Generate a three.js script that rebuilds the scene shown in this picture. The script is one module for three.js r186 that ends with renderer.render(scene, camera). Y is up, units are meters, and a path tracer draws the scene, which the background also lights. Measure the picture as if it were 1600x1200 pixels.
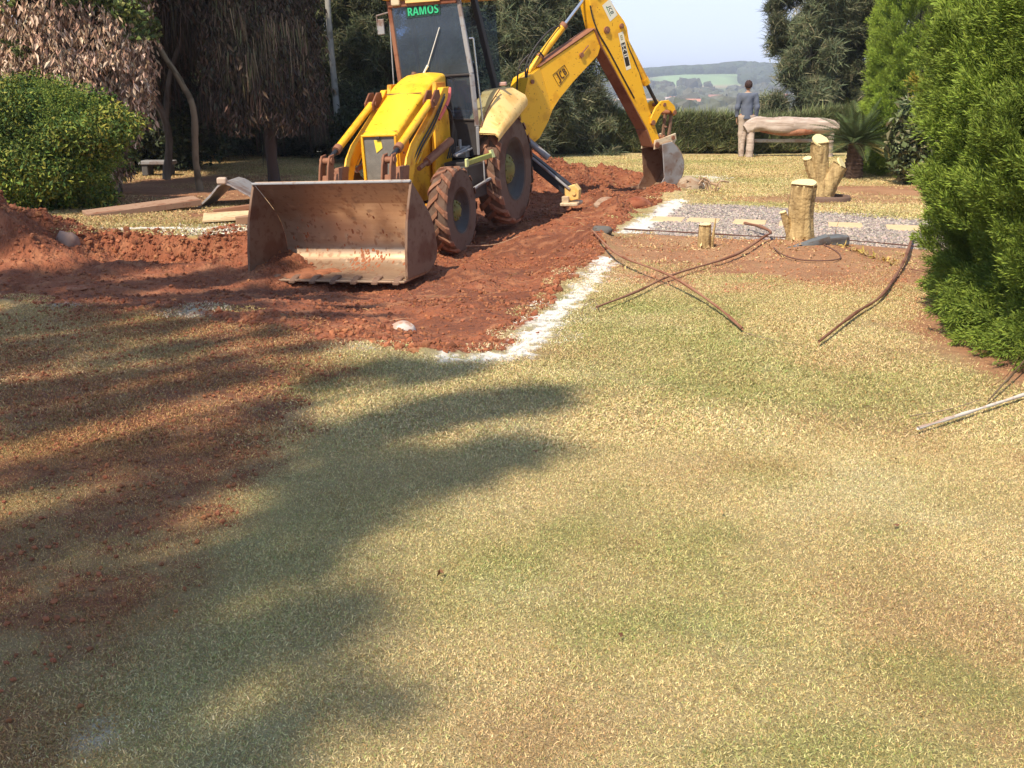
import * as THREE from 'three';
import { mergeGeometries, mergeVertices, toCreasedNormals } from 'three/addons/utils/BufferGeometryUtils.js';
import { RoundedBoxGeometry } from 'three/addons/geometries/RoundedBoxGeometry.js';
import { MarchingCubes } from 'three/addons/objects/MarchingCubes.js';
import { FontLoader } from 'three/addons/loaders/FontLoader.js';
import { TextGeometry } from 'three/addons/geometries/TextGeometry.js';

// ---------------------------------------------------------------- camera, sky, sun, exposure
const scene = new THREE.Scene();
const camera = new THREE.PerspectiveCamera(40.85, 4 / 3, 0.05, 6000);
camera.position.set(0, 1.6, 0);
camera.rotation.set(-0.27995, 0, 0);
const renderer = new THREE.WebGLRenderer({ antialias: true });
renderer.setSize(1024, 768);
renderer.toneMapping = THREE.LinearToneMapping;
renderer.toneMappingExposure = 1.42;
renderer.shadowMap.enabled = true;
renderer.shadowMap.type = THREE.PCFSoftShadowMap;
{ // hazy pale blue winter sky, the same all round the horizon
  const W = 256, H = 128, d = new Float32Array(W * H * 4);
  const stops = [[0, .66, .73, .88], [4, .66, .75, .92], [12, .60, .73, .95], [25, .44, .56, .78], [50, .26, .37, .58], [90, .17, .26, .44]];
  for (let y = 0; y < H; y++) {
    const el = (y + .5) / H * 180 - 90;
    let c = stops[0].slice(1);
    for (let i = 0; i < stops.length - 1; i++) if (el >= stops[i][0]) {
      const t = Math.min(1, (el - stops[i][0]) / (stops[i + 1][0] - stops[i][0]));
      c = [1, 2, 3].map((k) => stops[i][k] * (1 - t) + stops[i + 1][k] * t);
    }
    if (el < 0) c = [.45, .47, .5];
    for (let x = 0; x < W; x++) d.set([...c, 1], (y * W + x) * 4);
  }
  const t = new THREE.DataTexture(d, W, H, THREE.RGBAFormat, THREE.FloatType);
  t.mapping = THREE.EquirectangularReflectionMapping; t.magFilter = t.minFilter = THREE.LinearFilter; t.needsUpdate = true;
  scene.background = t; scene.environment = t;
  scene.backgroundIntensity = 1; scene.environmentIntensity = 1;
}
const SUN = new THREE.Vector3(-.353, .788, .504);
const sun = new THREE.DirectionalLight(0xfff0d8, 4.6);
sun.position.copy(SUN).multiplyScalar(60).add(new THREE.Vector3(0, 0, -12));
sun.target.position.set(0, 0, -12); scene.add(sun, sun.target);
sun.castShadow = true; sun.shadow.mapSize.set(4096, 4096); sun.shadow.radius = 1.2; sun.shadow.bias = -0.0005;
Object.assign(sun.shadow.camera, { left: -32, right: 32, top: 32, bottom: -32, near: 1, far: 140 });
scene.fog = new THREE.FogExp2(0xc6cee0, 0.0005);

// ---------------------------------------------------------------- helpers
let seedN = 1;
function rng(s) { let a = (s * 2654435761) >>> 0; return () => { a = (a + 0x6d2b79f5) | 0; let t = Math.imul(a ^ (a >>> 15), 1 | a); t = (t + Math.imul(t ^ (t >>> 7), 61 | t)) ^ t; return ((t ^ (t >>> 14)) >>> 0) / 4294967296; }; }
const V = (x, y, z) => new THREE.Vector3(x, y, z);
const lerp = (a, b, t) => a + (b - a) * t, clamp = (x, a = 0, b = 1) => Math.min(b, Math.max(a, x));
const sm = (a, b, x) => { const t = clamp((x - a) / (b - a)); return t * t * (3 - 2 * t); };
const hsh = (x, y) => { let h = Math.imul(x | 0, 374761393) + Math.imul(y | 0, 668265263); h = Math.imul(h ^ (h >>> 13), 1274126177); return ((h ^ (h >>> 16)) >>> 0) / 4294967296; };
function vn(x, y, per = 0) {
  const xi = Math.floor(x), yi = Math.floor(y), fx = x - xi, fy = y - yi, u = fx * fx * (3 - 2 * fx), v = fy * fy * (3 - 2 * fy);
  const w = per ? (a) => ((a % per) + per) % per : (a) => a;
  const a = hsh(w(xi), w(yi)), b = hsh(w(xi + 1), w(yi)), c = hsh(w(xi), w(yi + 1)), d = hsh(w(xi + 1), w(yi + 1));
  return lerp(lerp(a, b, u), lerp(c, d, u), v);
}
function fbm(x, y, o = 4, per = 0) { let s = 0, a = .5, n = 0; for (let i = 0; i < o; i++) { s += a * vn(x + i * 17, y + i * 31, per); n += a; a *= .5; x *= 2; y *= 2; if (per) per *= 2; } return s / n; }
const L2S = (c) => 255 * (c <= .0031308 ? 12.92 * c : 1.055 * Math.pow(c, 1 / 2.4) - .055);
function tex(n, f, rep = 1, srgb = true) {            // f(u, v) -> linear rgb (tileable), drawn at n x n
  const d = new Uint8Array(n * n * 4);
  for (let y = 0; y < n; y++) for (let x = 0; x < n; x++) {
    const c = f(x / n, y / n), i = (y * n + x) * 4;
    if (srgb) for (let k = 0; k < 3; k++) d[i + k] = L2S(clamp(c[k])); else for (let k = 0; k < 3; k++) d[i + k] = 255 * clamp(typeof c === 'number' ? c : c[k]);
    d[i + 3] = 255;
  }
  const t = new THREE.DataTexture(d, n, n); t.wrapS = t.wrapT = THREE.RepeatWrapping; t.magFilter = THREE.LinearFilter; t.minFilter = THREE.LinearMipmapLinearFilter; t.generateMipmaps = true;
  if (srgb) t.colorSpace = THREE.SRGBColorSpace; t.repeat.set(rep, rep); t.needsUpdate = true; return t;
}
const mixc = (a, b, t) => [lerp(a[0], b[0], t), lerp(a[1], b[1], t), lerp(a[2], b[2], t)];
function std(rgb, rough = .8, o = {}) { const m = new THREE.MeshStandardMaterial({ roughness: rough, ...o }); m.color.setRGB(...rgb); m.side = THREE.DoubleSide; return m; }
// box-projected uv in metres, non indexed
function prep(g, creased) {
  g = g.clone();
  if (creased) g = toCreasedNormals(g, creased);
  if (g.index) g = g.toNonIndexed();
  const p = g.attributes.position, uv = new Float32Array(p.count * 2), a = V(), b = V(), c = V(), n = V();
  for (let i = 0; i < p.count; i += 3) {
    a.fromBufferAttribute(p, i); b.fromBufferAttribute(p, i + 1); c.fromBufferAttribute(p, i + 2);
    n.subVectors(b, a).cross(V().subVectors(c, a)); const ax = Math.abs(n.x), ay = Math.abs(n.y), az = Math.abs(n.z);
    [a, b, c].forEach((q, k) => { const [u, v] = ax > ay && ax > az ? [q.z, q.y] : ay > az ? [q.x, q.z] : [q.x, q.y]; uv[(i + k) * 2] = u; uv[(i + k) * 2 + 1] = v; });
  }
  g.setAttribute('uv', new THREE.BufferAttribute(uv, 2));
  for (const k of Object.keys(g.attributes)) if (!['position', 'normal', 'uv', 'color'].includes(k)) g.deleteAttribute(k);
  if (!g.attributes.normal) g.computeVertexNormals();
  return g;
}
const names = new Map();
function numbered(n) { const k = names.get(n) || 0; names.set(n, k + 1); return k ? n + '_' + String(k).padStart(3, '0') : n; }
function mesh(name, geos, m, parent = scene) {
  geos = (Array.isArray(geos) ? geos : [geos]).map((g) => prep(g));
  if (geos.some((g) => g.attributes.color) ) geos.forEach((g) => { if (!g.attributes.color) g.setAttribute('color', new THREE.BufferAttribute(new Float32Array(g.attributes.position.count * 3).fill(1), 3)); });
  const o = new THREE.Mesh(geos.length > 1 ? mergeGeometries(geos) : geos[0], m);
  o.name = parent === scene ? numbered(name) : name; o.castShadow = o.receiveShadow = true; parent.add(o); return o;
}
function raw(name, g, m, parent = scene) { const o = new THREE.Mesh(g, m); o.name = parent === scene ? numbered(name) : name; o.castShadow = o.receiveShadow = true; parent.add(o); return o; }
function tag(o, label, category, group, kind) { if (label) o.userData.label = label; if (category) o.userData.category = category; if (group) o.userData.group = group; if (kind) o.userData.kind = kind; return o; }
function thing(name, label, category, pos = [0, 0, 0], turn = 0, group) { const o = new THREE.Group(); o.name = numbered(name); scene.add(o); o.position.set(...pos); o.rotation.y = turn; return tag(o, label, category, group); }
function grp(name, parent, pos = [0, 0, 0]) { const o = new THREE.Group(); o.name = name; o.position.set(...pos); parent.add(o); return o; }
function copy(src, label, pos, turn = 0, s = 1) { const c = src.clone(); c.name = numbered(src.name.replace(/_\d{3}$/, '')); scene.add(c); c.userData = { ...src.userData, label }; c.position.set(...pos); c.rotation.y = turn; c.scale.setScalar(s); return c; }
const M4 = () => new THREE.Matrix4();
const box = (w, h, d, x = 0, y = 0, z = 0, r = .012, rot) => { const g = new RoundedBoxGeometry(w, h, d, 1, Math.min(r, w / 2.1, h / 2.1, d / 2.1)); if (rot) g.applyMatrix4(M4().makeRotationFromEuler(new THREE.Euler(...rot))); return g.translate(x, y, z); };
function rod(a, b, r1, r2 = r1, seg = 14) { // tapered cylinder between points
  a = V(...a); b = V(...b); const d = b.clone().sub(a), g = new THREE.CylinderGeometry(r2, r1, d.length(), seg);
  return g.applyQuaternion(new THREE.Quaternion().setFromUnitVectors(V(0, 1, 0), d.clone().normalize())).translate(...a.add(b).multiplyScalar(.5).toArray());
}
function barBox(a, b, w, h, r = .01) { // box bar from a to b: w across (x-ish), h in the plane
  a = V(...a); b = V(...b); const d = b.clone().sub(a), L = d.length(), g = new RoundedBoxGeometry(w, h, L, 1, Math.min(r, w / 2.1, h / 2.1));
  const z = d.normalize(), x = V(0, 1, 0).cross(z); if (x.length() < .01) x.set(1, 0, 0); x.normalize(); const y = z.clone().cross(x);
  return g.applyMatrix4(M4().makeBasis(x, y, z)).translate(...a.add(b).multiplyScalar(.5).toArray());
}
function extr(pts, depth, bevel = .006, holes) { // pts 2D (a, b) -> extruded along +z, centred
  const s = new THREE.Shape(pts.map((p) => new THREE.Vector2(p[0], p[1])));
  if (holes) for (const h of holes) s.holes.push(new THREE.Path(h.map((p) => new THREE.Vector2(p[0], p[1]))));
  return new THREE.ExtrudeGeometry(s, { depth: Math.max(.001, depth - 2 * bevel), bevelEnabled: bevel > 0, bevelThickness: bevel, bevelSize: bevel, bevelOffset: -bevel, bevelSegments: 1, curveSegments: 10 }).translate(0, 0, -depth / 2 + bevel);
}
// profile given as (z, y) in a machine frame, extruded along x about x0
const extrX = (pts, w, x0 = 0, bevel = .006) => flipWinding(extr(pts, w, bevel).applyMatrix4(M4().set(0, 0, 1, 0, 0, 1, 0, 0, 1, 0, 0, 0, 0, 0, 0, 1))).translate(x0, 0, 0);
function flipWinding(g) { const h = g.index ? g.toNonIndexed() : g; for (const k of Object.keys(h.attributes)) { const a = h.attributes[k], s = a.itemSize; for (let i = 0; i < a.count; i += 3) for (let c = 0; c < s; c++) { const t = a.array[(i + 1) * s + c]; a.array[(i + 1) * s + c] = a.array[(i + 2) * s + c]; a.array[(i + 2) * s + c] = t; } } return h; }
function tubeVar(pts, rad, seg = 40, rs = 8, bump = 0, seed = 1, flute = 0) { // tube with a radius function
  const c = new THREE.CatmullRomCurve3(pts.map((p) => V(...p))), fr = c.computeFrenetFrames(seg), pos = [], idx = [], r = rng(seed), fl = Array.from({ length: rs + 1 }, (_, j) => flute * (hsh(seed * 7 + 1, j) - .5));
  for (let i = 0; i <= seg; i++) {
    const t = i / seg, p = c.getPoint(t), q = typeof rad === 'function' ? rad(t) : rad;
    for (let j = 0; j <= rs; j++) { const a = j / rs * Math.PI * 2, k = q * (1 + (j === rs ? 0 : bump * (r() - .5) + fl[j] + flute * .7 * (vn(j * .7 + seed, t * 9) - .5)));
      const v = p.clone().addScaledVector(fr.normals[i], Math.cos(a) * k).addScaledVector(fr.binormals[i], Math.sin(a) * k); if (j === rs) v.set(...pos.slice((i * (rs + 1)) * 3, (i * (rs + 1)) * 3 + 3)); pos.push(v.x, v.y, v.z); }
  }
  for (let i = 0; i < seg; i++) for (let j = 0; j < rs; j++) { const a = i * (rs + 1) + j, b = a + rs + 1; idx.push(a, b, a + 1, b, b + 1, a + 1); }
  const n0 = pos.length / 3; for (const [row, pt] of [[0, c.getPoint(0)], [seg, c.getPoint(1)]]) { const ci = pos.length / 3; pos.push(pt.x, pt.y, pt.z); for (let j = 0; j < rs; j++) { const a = row * (rs + 1) + j; row ? idx.push(ci, a, a + 1) : idx.push(ci, a + 1, a); } }
  const g = new THREE.BufferGeometry(); g.setAttribute('position', new THREE.Float32BufferAttribute(pos, 3)); g.setIndex(idx); g.computeVertexNormals(); return g;
}
// instanced copies: list of { p, q, s, c }
function inst(name, g, m, list, parent = scene) {
  const o = new THREE.InstancedMesh(g, m, list.length), t = M4(), col = new THREE.Color();
  list.forEach((e, i) => { t.compose(e.p, e.q, typeof e.s === 'number' ? V(e.s, e.s, e.s) : e.s); o.setMatrixAt(i, t); if (e.c) o.setColorAt(i, col.setRGB(...e.c)); });
  o.name = parent === scene ? numbered(name) : name; o.castShadow = o.receiveShadow = true; parent.add(o); return o;
}
const UP = V(0, 1, 0);
const qTo = (dir, spin = 0) => new THREE.Quaternion().setFromUnitVectors(UP, dir.clone().normalize()).multiply(new THREE.Quaternion().setFromAxisAngle(UP, spin));
// triangle soup with colours
class Soup {
  constructor() { this.p = []; this.c = []; }
  tri(a, b, d, c) { this.p.push(a.x, a.y, a.z, b.x, b.y, b.z, d.x, d.y, d.z); for (let i = 0; i < 3; i++) this.c.push(...c); }
  blade(base, dir, side, len, w, c, droop = 0) { // tapering two-segment blade
    const mid = base.clone().addScaledVector(dir, len * .55), tip = base.clone().addScaledVector(dir, len); mid.y -= droop * len * .2; tip.y -= droop * len * .75;
    const s = side.clone().multiplyScalar(w / 2), a = base.clone().sub(s), b = base.clone().add(s), m1 = mid.clone().addScaledVector(s, -.85), m2 = mid.clone().addScaledVector(s, .85);
    this.tri(a, b, m2, c); this.tri(a, m2, m1, c); this.tri(m1, m2, tip, c);
  }
  leaf(base, dir, side, len, w, c, fold = .25) { // folded diamond leaf
    const n = dir.clone().cross(side).normalize(), mid = base.clone().addScaledVector(dir, len * .45), tip = base.clone().addScaledVector(dir, len);
    const l = mid.clone().addScaledVector(side, w / 2).addScaledVector(n, w * fold), r = mid.clone().addScaledVector(side, -w / 2).addScaledVector(n, w * fold);
    this.tri(base, l, tip, c); this.tri(base, tip, r, c);
  }
  geo() { const g = new THREE.BufferGeometry(); g.setAttribute('position', new THREE.Float32BufferAttribute(this.p, 3)); g.setAttribute('color', new THREE.Float32BufferAttribute(this.c, 3)); g.computeVertexNormals(); return g; }
}
const rdir = (r, up = 0) => { const z = r() * 2 - 1, a = r() * 6.2832, s = Math.sqrt(1 - z * z); const v = V(s * Math.cos(a), z + up, s * Math.sin(a)); return v.normalize(); };
const perp = (d, r) => { const v = rdir(r).cross(d); return v.lengthSq() < 1e-4 ? V(1, 0, 0) : v.normalize(); };
const vary = (c, r, k = .3) => { const f = 1 + (r() - .5) * 2 * k; return c.map((x) => x * f * (1 + (r() - .5) * .15)); };
// ---------------------------------------------------------------- the ground: one height field, split by what lies on it
const segd = (px, pz, ax, az, bx, bz) => { const dx = bx - ax, dz = bz - az, t = clamp(((px - ax) * dx + (pz - az) * dz) / (dx * dx + dz * dz)); return Math.hypot(px - ax - t * dx, pz - az - t * dz); };
const polyd = (x, z, pl) => { let d = 1e9; for (let i = 0; i < pl.length - 1; i++) d = Math.min(d, segd(x, z, ...pl[i], ...pl[i + 1])); return d; };
function inside(x, z, pl) { let c = false; for (let i = 0, j = pl.length - 1; i < pl.length; j = i++) { const [xi, zi] = pl[i], [xj, zj] = pl[j]; if ((zi > z) !== (zj > z) && x < (xj - xi) * (z - zi) / (zj - zi) + xi) c = !c; } return c; }
const PIT = [[0, -6.25], [-.43, -6.16], [-.9, -6.4], [-1.4, -6.85], [-2.4, -7.45], [-3.9, -7.75], [-7.5, -7.6], [-7.5, -11.2], [-5.4, -11.75], [-4.8, -12.1], [-3.5, -12.15], [-3.0, -12.7], [-2.3, -13.4], [-2.1, -16], [-1.4, -19.5], [.8, -20.4], [2.3, -19.8], [3.3, -18.6], [2.7, -17], [2.1, -15], [1.6, -13.5], [1.2, -11.9], [.78, -10.0], [.45, -8.5], [.18, -7.2]];
const PATH = [[1.34, -11.72], [2.77, -11.14], [4.3, -10.62], [7.2, -10.2], [8.6, -12.3], [6.5, -13.2], [5.24, -13.35], [3.6, -14.55], [2.42, -15.05], [2.1, -14.6], [1.7, -13.2]];
const PAVERS = [[1.97, -13.12], [2.40, -13.02], [2.95, -12.86], [3.48, -12.70], [4.04, -12.54], [4.68, -12.36], [5.35, -12.16]];
const LIME = [[[-.36, -6.08], [-.12, -6.1], [.02, -6.2], [.14, -6.7], [.36, -7.55], [.58, -8.4], [.92, -9.9]], [[1.36, -11.8], [1.82, -13.25], [2.42, -15.1]], [[3.05, -17.5], [3.72, -19.4]], [[1.5, -20.05], [2.6, -19.6], [3.72, -19.4]], [[-4.85, -12.2], [-4.2, -12.28], [-3.55, -12.22], [-3.2, -12.66]]];
const signedPit = (x, z) => (inside(x, z, PIT) ? 1 : -1) * polyd(x, z, [...PIT, PIT[0]]);
const gauss = (x, z, cx, cz, rx, rz, h) => h * Math.exp(-(((x - cx) / rx) ** 2) - (((z - cz) / rz) ** 2));
const heaps = (x, z) => Math.max(0, gauss(x, z, -6.2, -11.6, .7, .6, .52) + gauss(x, z, -5.3, -11.3, .35, .45, .3) + gauss(x, z, -4.9, -11.7, .3, .3, .16)
  + gauss(x, z, .75, -17.5, .8, .8, .46) + gauss(x, z, 1.5, -18.6, 1.1, .6, .36) + gauss(x, z, .1, -17.7, .6, .5, .36) + gauss(x, z, 1.35, -16.0, .35, .7, .16) - gauss(x, z, 2.45, -16.75, .55, .6, .16) + gauss(x, z, 1.35, -13.8, .22, .8, .13) + gauss(x, z, 2.35, -16.2, .35, .7, .2)
  + gauss(x, z, -3.05, -12.0, .35, .3, .16) + gauss(x, z, .9, -11.3, .2, .9, .1));
function soilMask(x, z) { // above 0.5 bare soil
  const d = signedPit(x, z) + (fbm(x * 3.1, z * 3.1, 4) - .5) * .34 * (z > -9 && x < .2 ? 1.8 : 1), n = fbm(x * 2.2 + 40, z * 2.2, 4);
  let m = sm(-.06, .06, d);
  if (x < -1.6 && z > -9.2) m = Math.min(m, sm(-.15, .15, n - .46 + sm(-7.4, -9, z) * .5 + .12 * (d - .2)));
  return Math.max(m, sm(.06, .11, heaps(x, z)));
}
const bareMask = (x, z) => { // worn red ground round the cut stumps and below the conifer
  const n = (fbm(x * 1.7 + 9, z * 1.7, 4) - .5);
  const a = sm(1.3, .85, Math.hypot((x - 2.75) / 2.0, (z + 10.1) / 1.65) + n * 1.0);
  const b = sm(1.1, .96, Math.hypot(x - 5.06, z + 6.62) / 2.3 + n * .3), c = sm(1.2, .8, Math.hypot((x - 4.7) / 1.5, (z + 15.5) / .7) + n), d = sm(1.3, .7, Math.hypot((x - 6.3) / 1.4, (z + 16.9) / 1.0) + n);
  const e = sm(1.1, .6, Math.hypot((x + 5.2) / 2.4, (z + 17.2) / 3.6) + n * .5), f = sm(1.2, .8, Math.hypot((x + 3.4) / .8, (z + 13.7) / .7) + n * .6);
  return clamp(Math.max(a * (.75 + .5 * fbm(x * 6, z * 6, 3)), b, c * .8, d, e, f));
};
function dust(x, z) { // red soil carried over the grass on the left
  const edge = -.98 + (fbm(z * 1.1, 7, 3) - .5) * .5 + sm(-5.4, -6.2, z) * .1;
  const big = fbm(x * 1.3 + 3, z * 1.3 + 8, 4), fine = fbm(x * 13, z * 13, 3);
  let m = sm(.12, -.2, x - edge + (fbm(x * 4, z * 4 + 5, 3) - .5) * .5) * clamp(.62 + .7 * sm(.34, .58, big)) * (.68 + .55 * sm(.36, .6, fine + (big - .5) * .5));
  m *= sm(-8.3, -7.2, z) * .6 + .4; m *= .8 + .2 * sm(-2.0, -3.2, z);
  return clamp(m);
}
function limeMask(x, z) {
  let m = 0; LIME.forEach((l, i) => { const n = fbm(x * 7, z * 7, 3), w = (i === 0 ? .092 : i === 4 ? .065 : .13), n2 = fbm(x * 26, z * 26, 2); m = Math.max(m, sm(w + .05, w - .07, polyd(x, z, l) + (n - .5) * .18 + (n2 - .5) * .15)); });
  for (const [cx, cz, r] of [[-.93, -6.42, .14], [-3.44, -7.75, .2], [-4.3, -8.9, .25], [-1.07, -2.3, .07], [-2.4, -7.5, .16]]) m = Math.max(m, .42 * sm(r, r * .2, Math.hypot(x - cx, (z - cz) * .7) + (fbm(x * 9, z * 9, 3) - .5) * r * 1.4));
  return m;
}
const onPath = (x, z) => inside(x, z, PATH);
function groundY(x, z) {
  let h = (fbm(x * .6, z * .6, 3) - .5) * .05;
  const d = signedPit(x, z);
  if (d > -.3) {
    const bank = sm(-11, -11.6, z) * sm(-2.6, -3.3, x), right = sm(-.4, .2, x) * sm(-12.5, -11, z);
    const w = lerp(lerp(1.7, .8, right), .3, bank);
    h -= (.17 + .05 * right + .13 * sm(-8.2, -9.6, z) * sm(.9, -.4, x)) * sm(-.03, w, d) + .05 * bank * sm(0, .3, d) + gauss(x, z, -1.75, -10.45, 1.15, .75, .13);
    h += sm(-.1, .15, d) * ((fbm(x * 2.3, z * 2.3, 5) - .45) * .11 + (fbm(x * 9, z * 9, 3) - .5) * .055 + (fbm(x * 24, z * 24, 2) - .5) * .022);
    h += sm(.0, .2, d) * .018 * Math.sin((x * .93 + z * .36) * 9 + fbm(x, z, 2) * 6) * sm(-9.5, -10.5, z);
  }
  const hp = heaps(x, z); if (hp > .01) h += hp * (.75 + .6 * fbm(x * 5 + 3, z * 5, 4)) + sm(.02, .1, hp) * (fbm(x * 14, z * 14, 3) - .5) * .09;
  h += .09 * bareBump(x, z);
  if (onPath(x, z)) h -= .02;
  if (z < -27.2) h -= sm(-27.2, -60, z) * 5 + Math.max(0, -27.2 - z) * .0;
  return h;
}
const bareBump = (x, z) => Math.exp(-(((x - 3.0) / .45) ** 2) - (((z + 10.45) / .5) ** 2));
// colours (linear)
const STRAW = [.58, .475, .255], OLIVE = [.45, .40, .18], GREEN = [.30, .325, .11], SOIL = [.25, .080, .034], SOIL2 = [.17, .054, .024], SOIL3 = [.34, .138, .064], PALE = [.56, .30, .155], WHITE = [.68, .65, .60];
function lawnCol(x, z) {
  const a = fbm(x * .9 + 5, z * .9 + 2, 4), b = fbm(x * 4.5, z * 4.5 + 11, 3), c = fbm(x * 23, z * 23, 2);
  let k = mixc(STRAW, OLIVE, clamp(sm(.38, .66, a) * .75 + (b - .5) * .9)); const wk = fbm(x * 2.6 + 60, z * 2.6 + 17, 4); k = mixc(k, [.47, .33, .17], sm(.60, .72, wk) * .7); k = mixc(k, [.62, .56, .34], sm(.36, .24, wk) * .6);
  k = mixc(k, GREEN, clamp(sm(.52, .72, a * .6 + b * .4) * .6 + sm(.2, -1, x) * sm(-4.8, -3.6, z) * .25));
  return k.map((q) => q * (.82 + .36 * c));
}
function soilCol(x, z) { const a = fbm(x * 1.4 + 70, z * 1.4, 4), b = fbm(x * 8, z * 8, 4), c = fbm(x * 31, z * 31, 2); let k = mixc(SOIL, SOIL2, sm(.45, .7, a)); k = mixc(k, SOIL3, sm(.5, .75, b) * .8); return k.map((q) => q * (.75 + .5 * c)); }
const texSoil = tex(512, (u, v) => { const f = fbm(u * 32, v * 32, 5, 32); return [f, f, f]; }, 1.2, false);
const texFine = tex(512, (u, v) => { const f = fbm(u * 64, v * 64, 4, 64) * .6 + .4 * hsh(u * 512, v * 512); return [f, f, f]; }, 1.6, false);
{
  const xs = [], zs = [];
  for (let x = -9; x <= 9.001; x += (x > -6.6 && x < 4.6 ? .026 : .09)) xs.push(x);
  for (let z = -1.2; z >= -27.4; z -= (z > -17 ? .026 : z > -21 ? .04 : .12)) zs.push(z);
  const nx = xs.length, nz = zs.length, P = new Float32Array(nx * nz * 3), C = new Float32Array(nx * nz * 3), K = new Uint8Array(nx * nz);
  for (let j = 0; j < nz; j++) for (let i = 0; i < nx; i++) {
    const x = xs[i], z = zs[j], k = j * nx + i, s = soilMask(x, z), l = limeMask(x, z);
    let h = groundY(x, z), c;
    const path = onPath(x, z);
    if (path) { c = [.30, .27, .25].map((q) => q * (.7 + .6 * hsh(i, j))); K[k] = 2; }
    else if (s > .5) { c = soilCol(x, z); K[k] = 1; }
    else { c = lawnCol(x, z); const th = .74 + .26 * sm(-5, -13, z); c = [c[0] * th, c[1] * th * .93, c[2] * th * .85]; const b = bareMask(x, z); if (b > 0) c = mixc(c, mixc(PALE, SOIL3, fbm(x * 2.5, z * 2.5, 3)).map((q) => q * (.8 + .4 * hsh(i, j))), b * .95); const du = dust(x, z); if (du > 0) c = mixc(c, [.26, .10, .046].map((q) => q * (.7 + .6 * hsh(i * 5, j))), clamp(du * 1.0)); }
    if (l > .02) { const q = l * (.55 + .75 * hsh(i * 3, j * 5)); c = mixc(c, WHITE, clamp(q * 1.25)); if (l > .45 && hsh(i * 7, j) > .15) { K[k] = 3; h += .005 + .006 * hsh(i, j * 3); } }
    P.set([x, h, z], k * 3); C.set(c, k * 3);
  }
  const mats = [std([1, 1, 1], .95, { vertexColors: true, bumpMap: texFine, bumpScale: .02 }), std([1, 1, 1], .95, { vertexColors: true, bumpMap: texSoil, bumpScale: .03 }), std([1, 1, 1], .95, { vertexColors: true, bumpMap: texFine, bumpScale: .01 }), std([1, 1, 1], .95, { vertexColors: true })];
  const idx = [[], [], [], []];
  for (let j = 0; j < nz - 1; j++) for (let i = 0; i < nx - 1; i++) { const a = j * nx + i, b = a + 1, c = a + nx, d = c + 1; const k = K[a] === 3 && K[d] === 3 ? 3 : Math.min(K[a], 2) === 2 || K[a] < 3 ? K[a] : (K[d] === 3 ? K[b] % 3 : K[d]); idx[k].push(a, b, c, b, d, c); }
  const full = new THREE.BufferGeometry(); full.setAttribute('position', new THREE.BufferAttribute(P, 3)); 
  // normals over the whole field, then one mesh per surface with only its own vertices
  const all = new Uint32Array((nx - 1) * (nz - 1) * 6); let q = 0; for (const l of idx) for (const v of l) all[q++] = v;
  full.setIndex(new THREE.BufferAttribute(all, 1)); full.computeVertexNormals(); const N = full.attributes.normal.array;
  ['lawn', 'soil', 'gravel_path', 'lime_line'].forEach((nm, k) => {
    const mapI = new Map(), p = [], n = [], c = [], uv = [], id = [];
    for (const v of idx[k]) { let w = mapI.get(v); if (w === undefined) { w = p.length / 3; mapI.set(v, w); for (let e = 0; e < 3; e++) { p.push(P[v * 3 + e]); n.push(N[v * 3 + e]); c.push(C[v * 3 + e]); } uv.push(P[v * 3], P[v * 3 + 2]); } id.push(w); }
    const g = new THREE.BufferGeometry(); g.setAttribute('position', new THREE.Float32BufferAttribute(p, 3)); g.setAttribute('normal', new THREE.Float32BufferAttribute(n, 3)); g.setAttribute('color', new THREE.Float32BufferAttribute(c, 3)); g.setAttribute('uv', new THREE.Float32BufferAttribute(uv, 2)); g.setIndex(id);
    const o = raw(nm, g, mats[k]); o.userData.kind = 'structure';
    o.userData.label = ['dry straw coloured lawn with green patches', 'freshly dug red soil of the excavation', 'grey gravel path crossing the lawn on the right', 'white lime powder lines marking the excavation edge'][k];
  });
}
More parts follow.
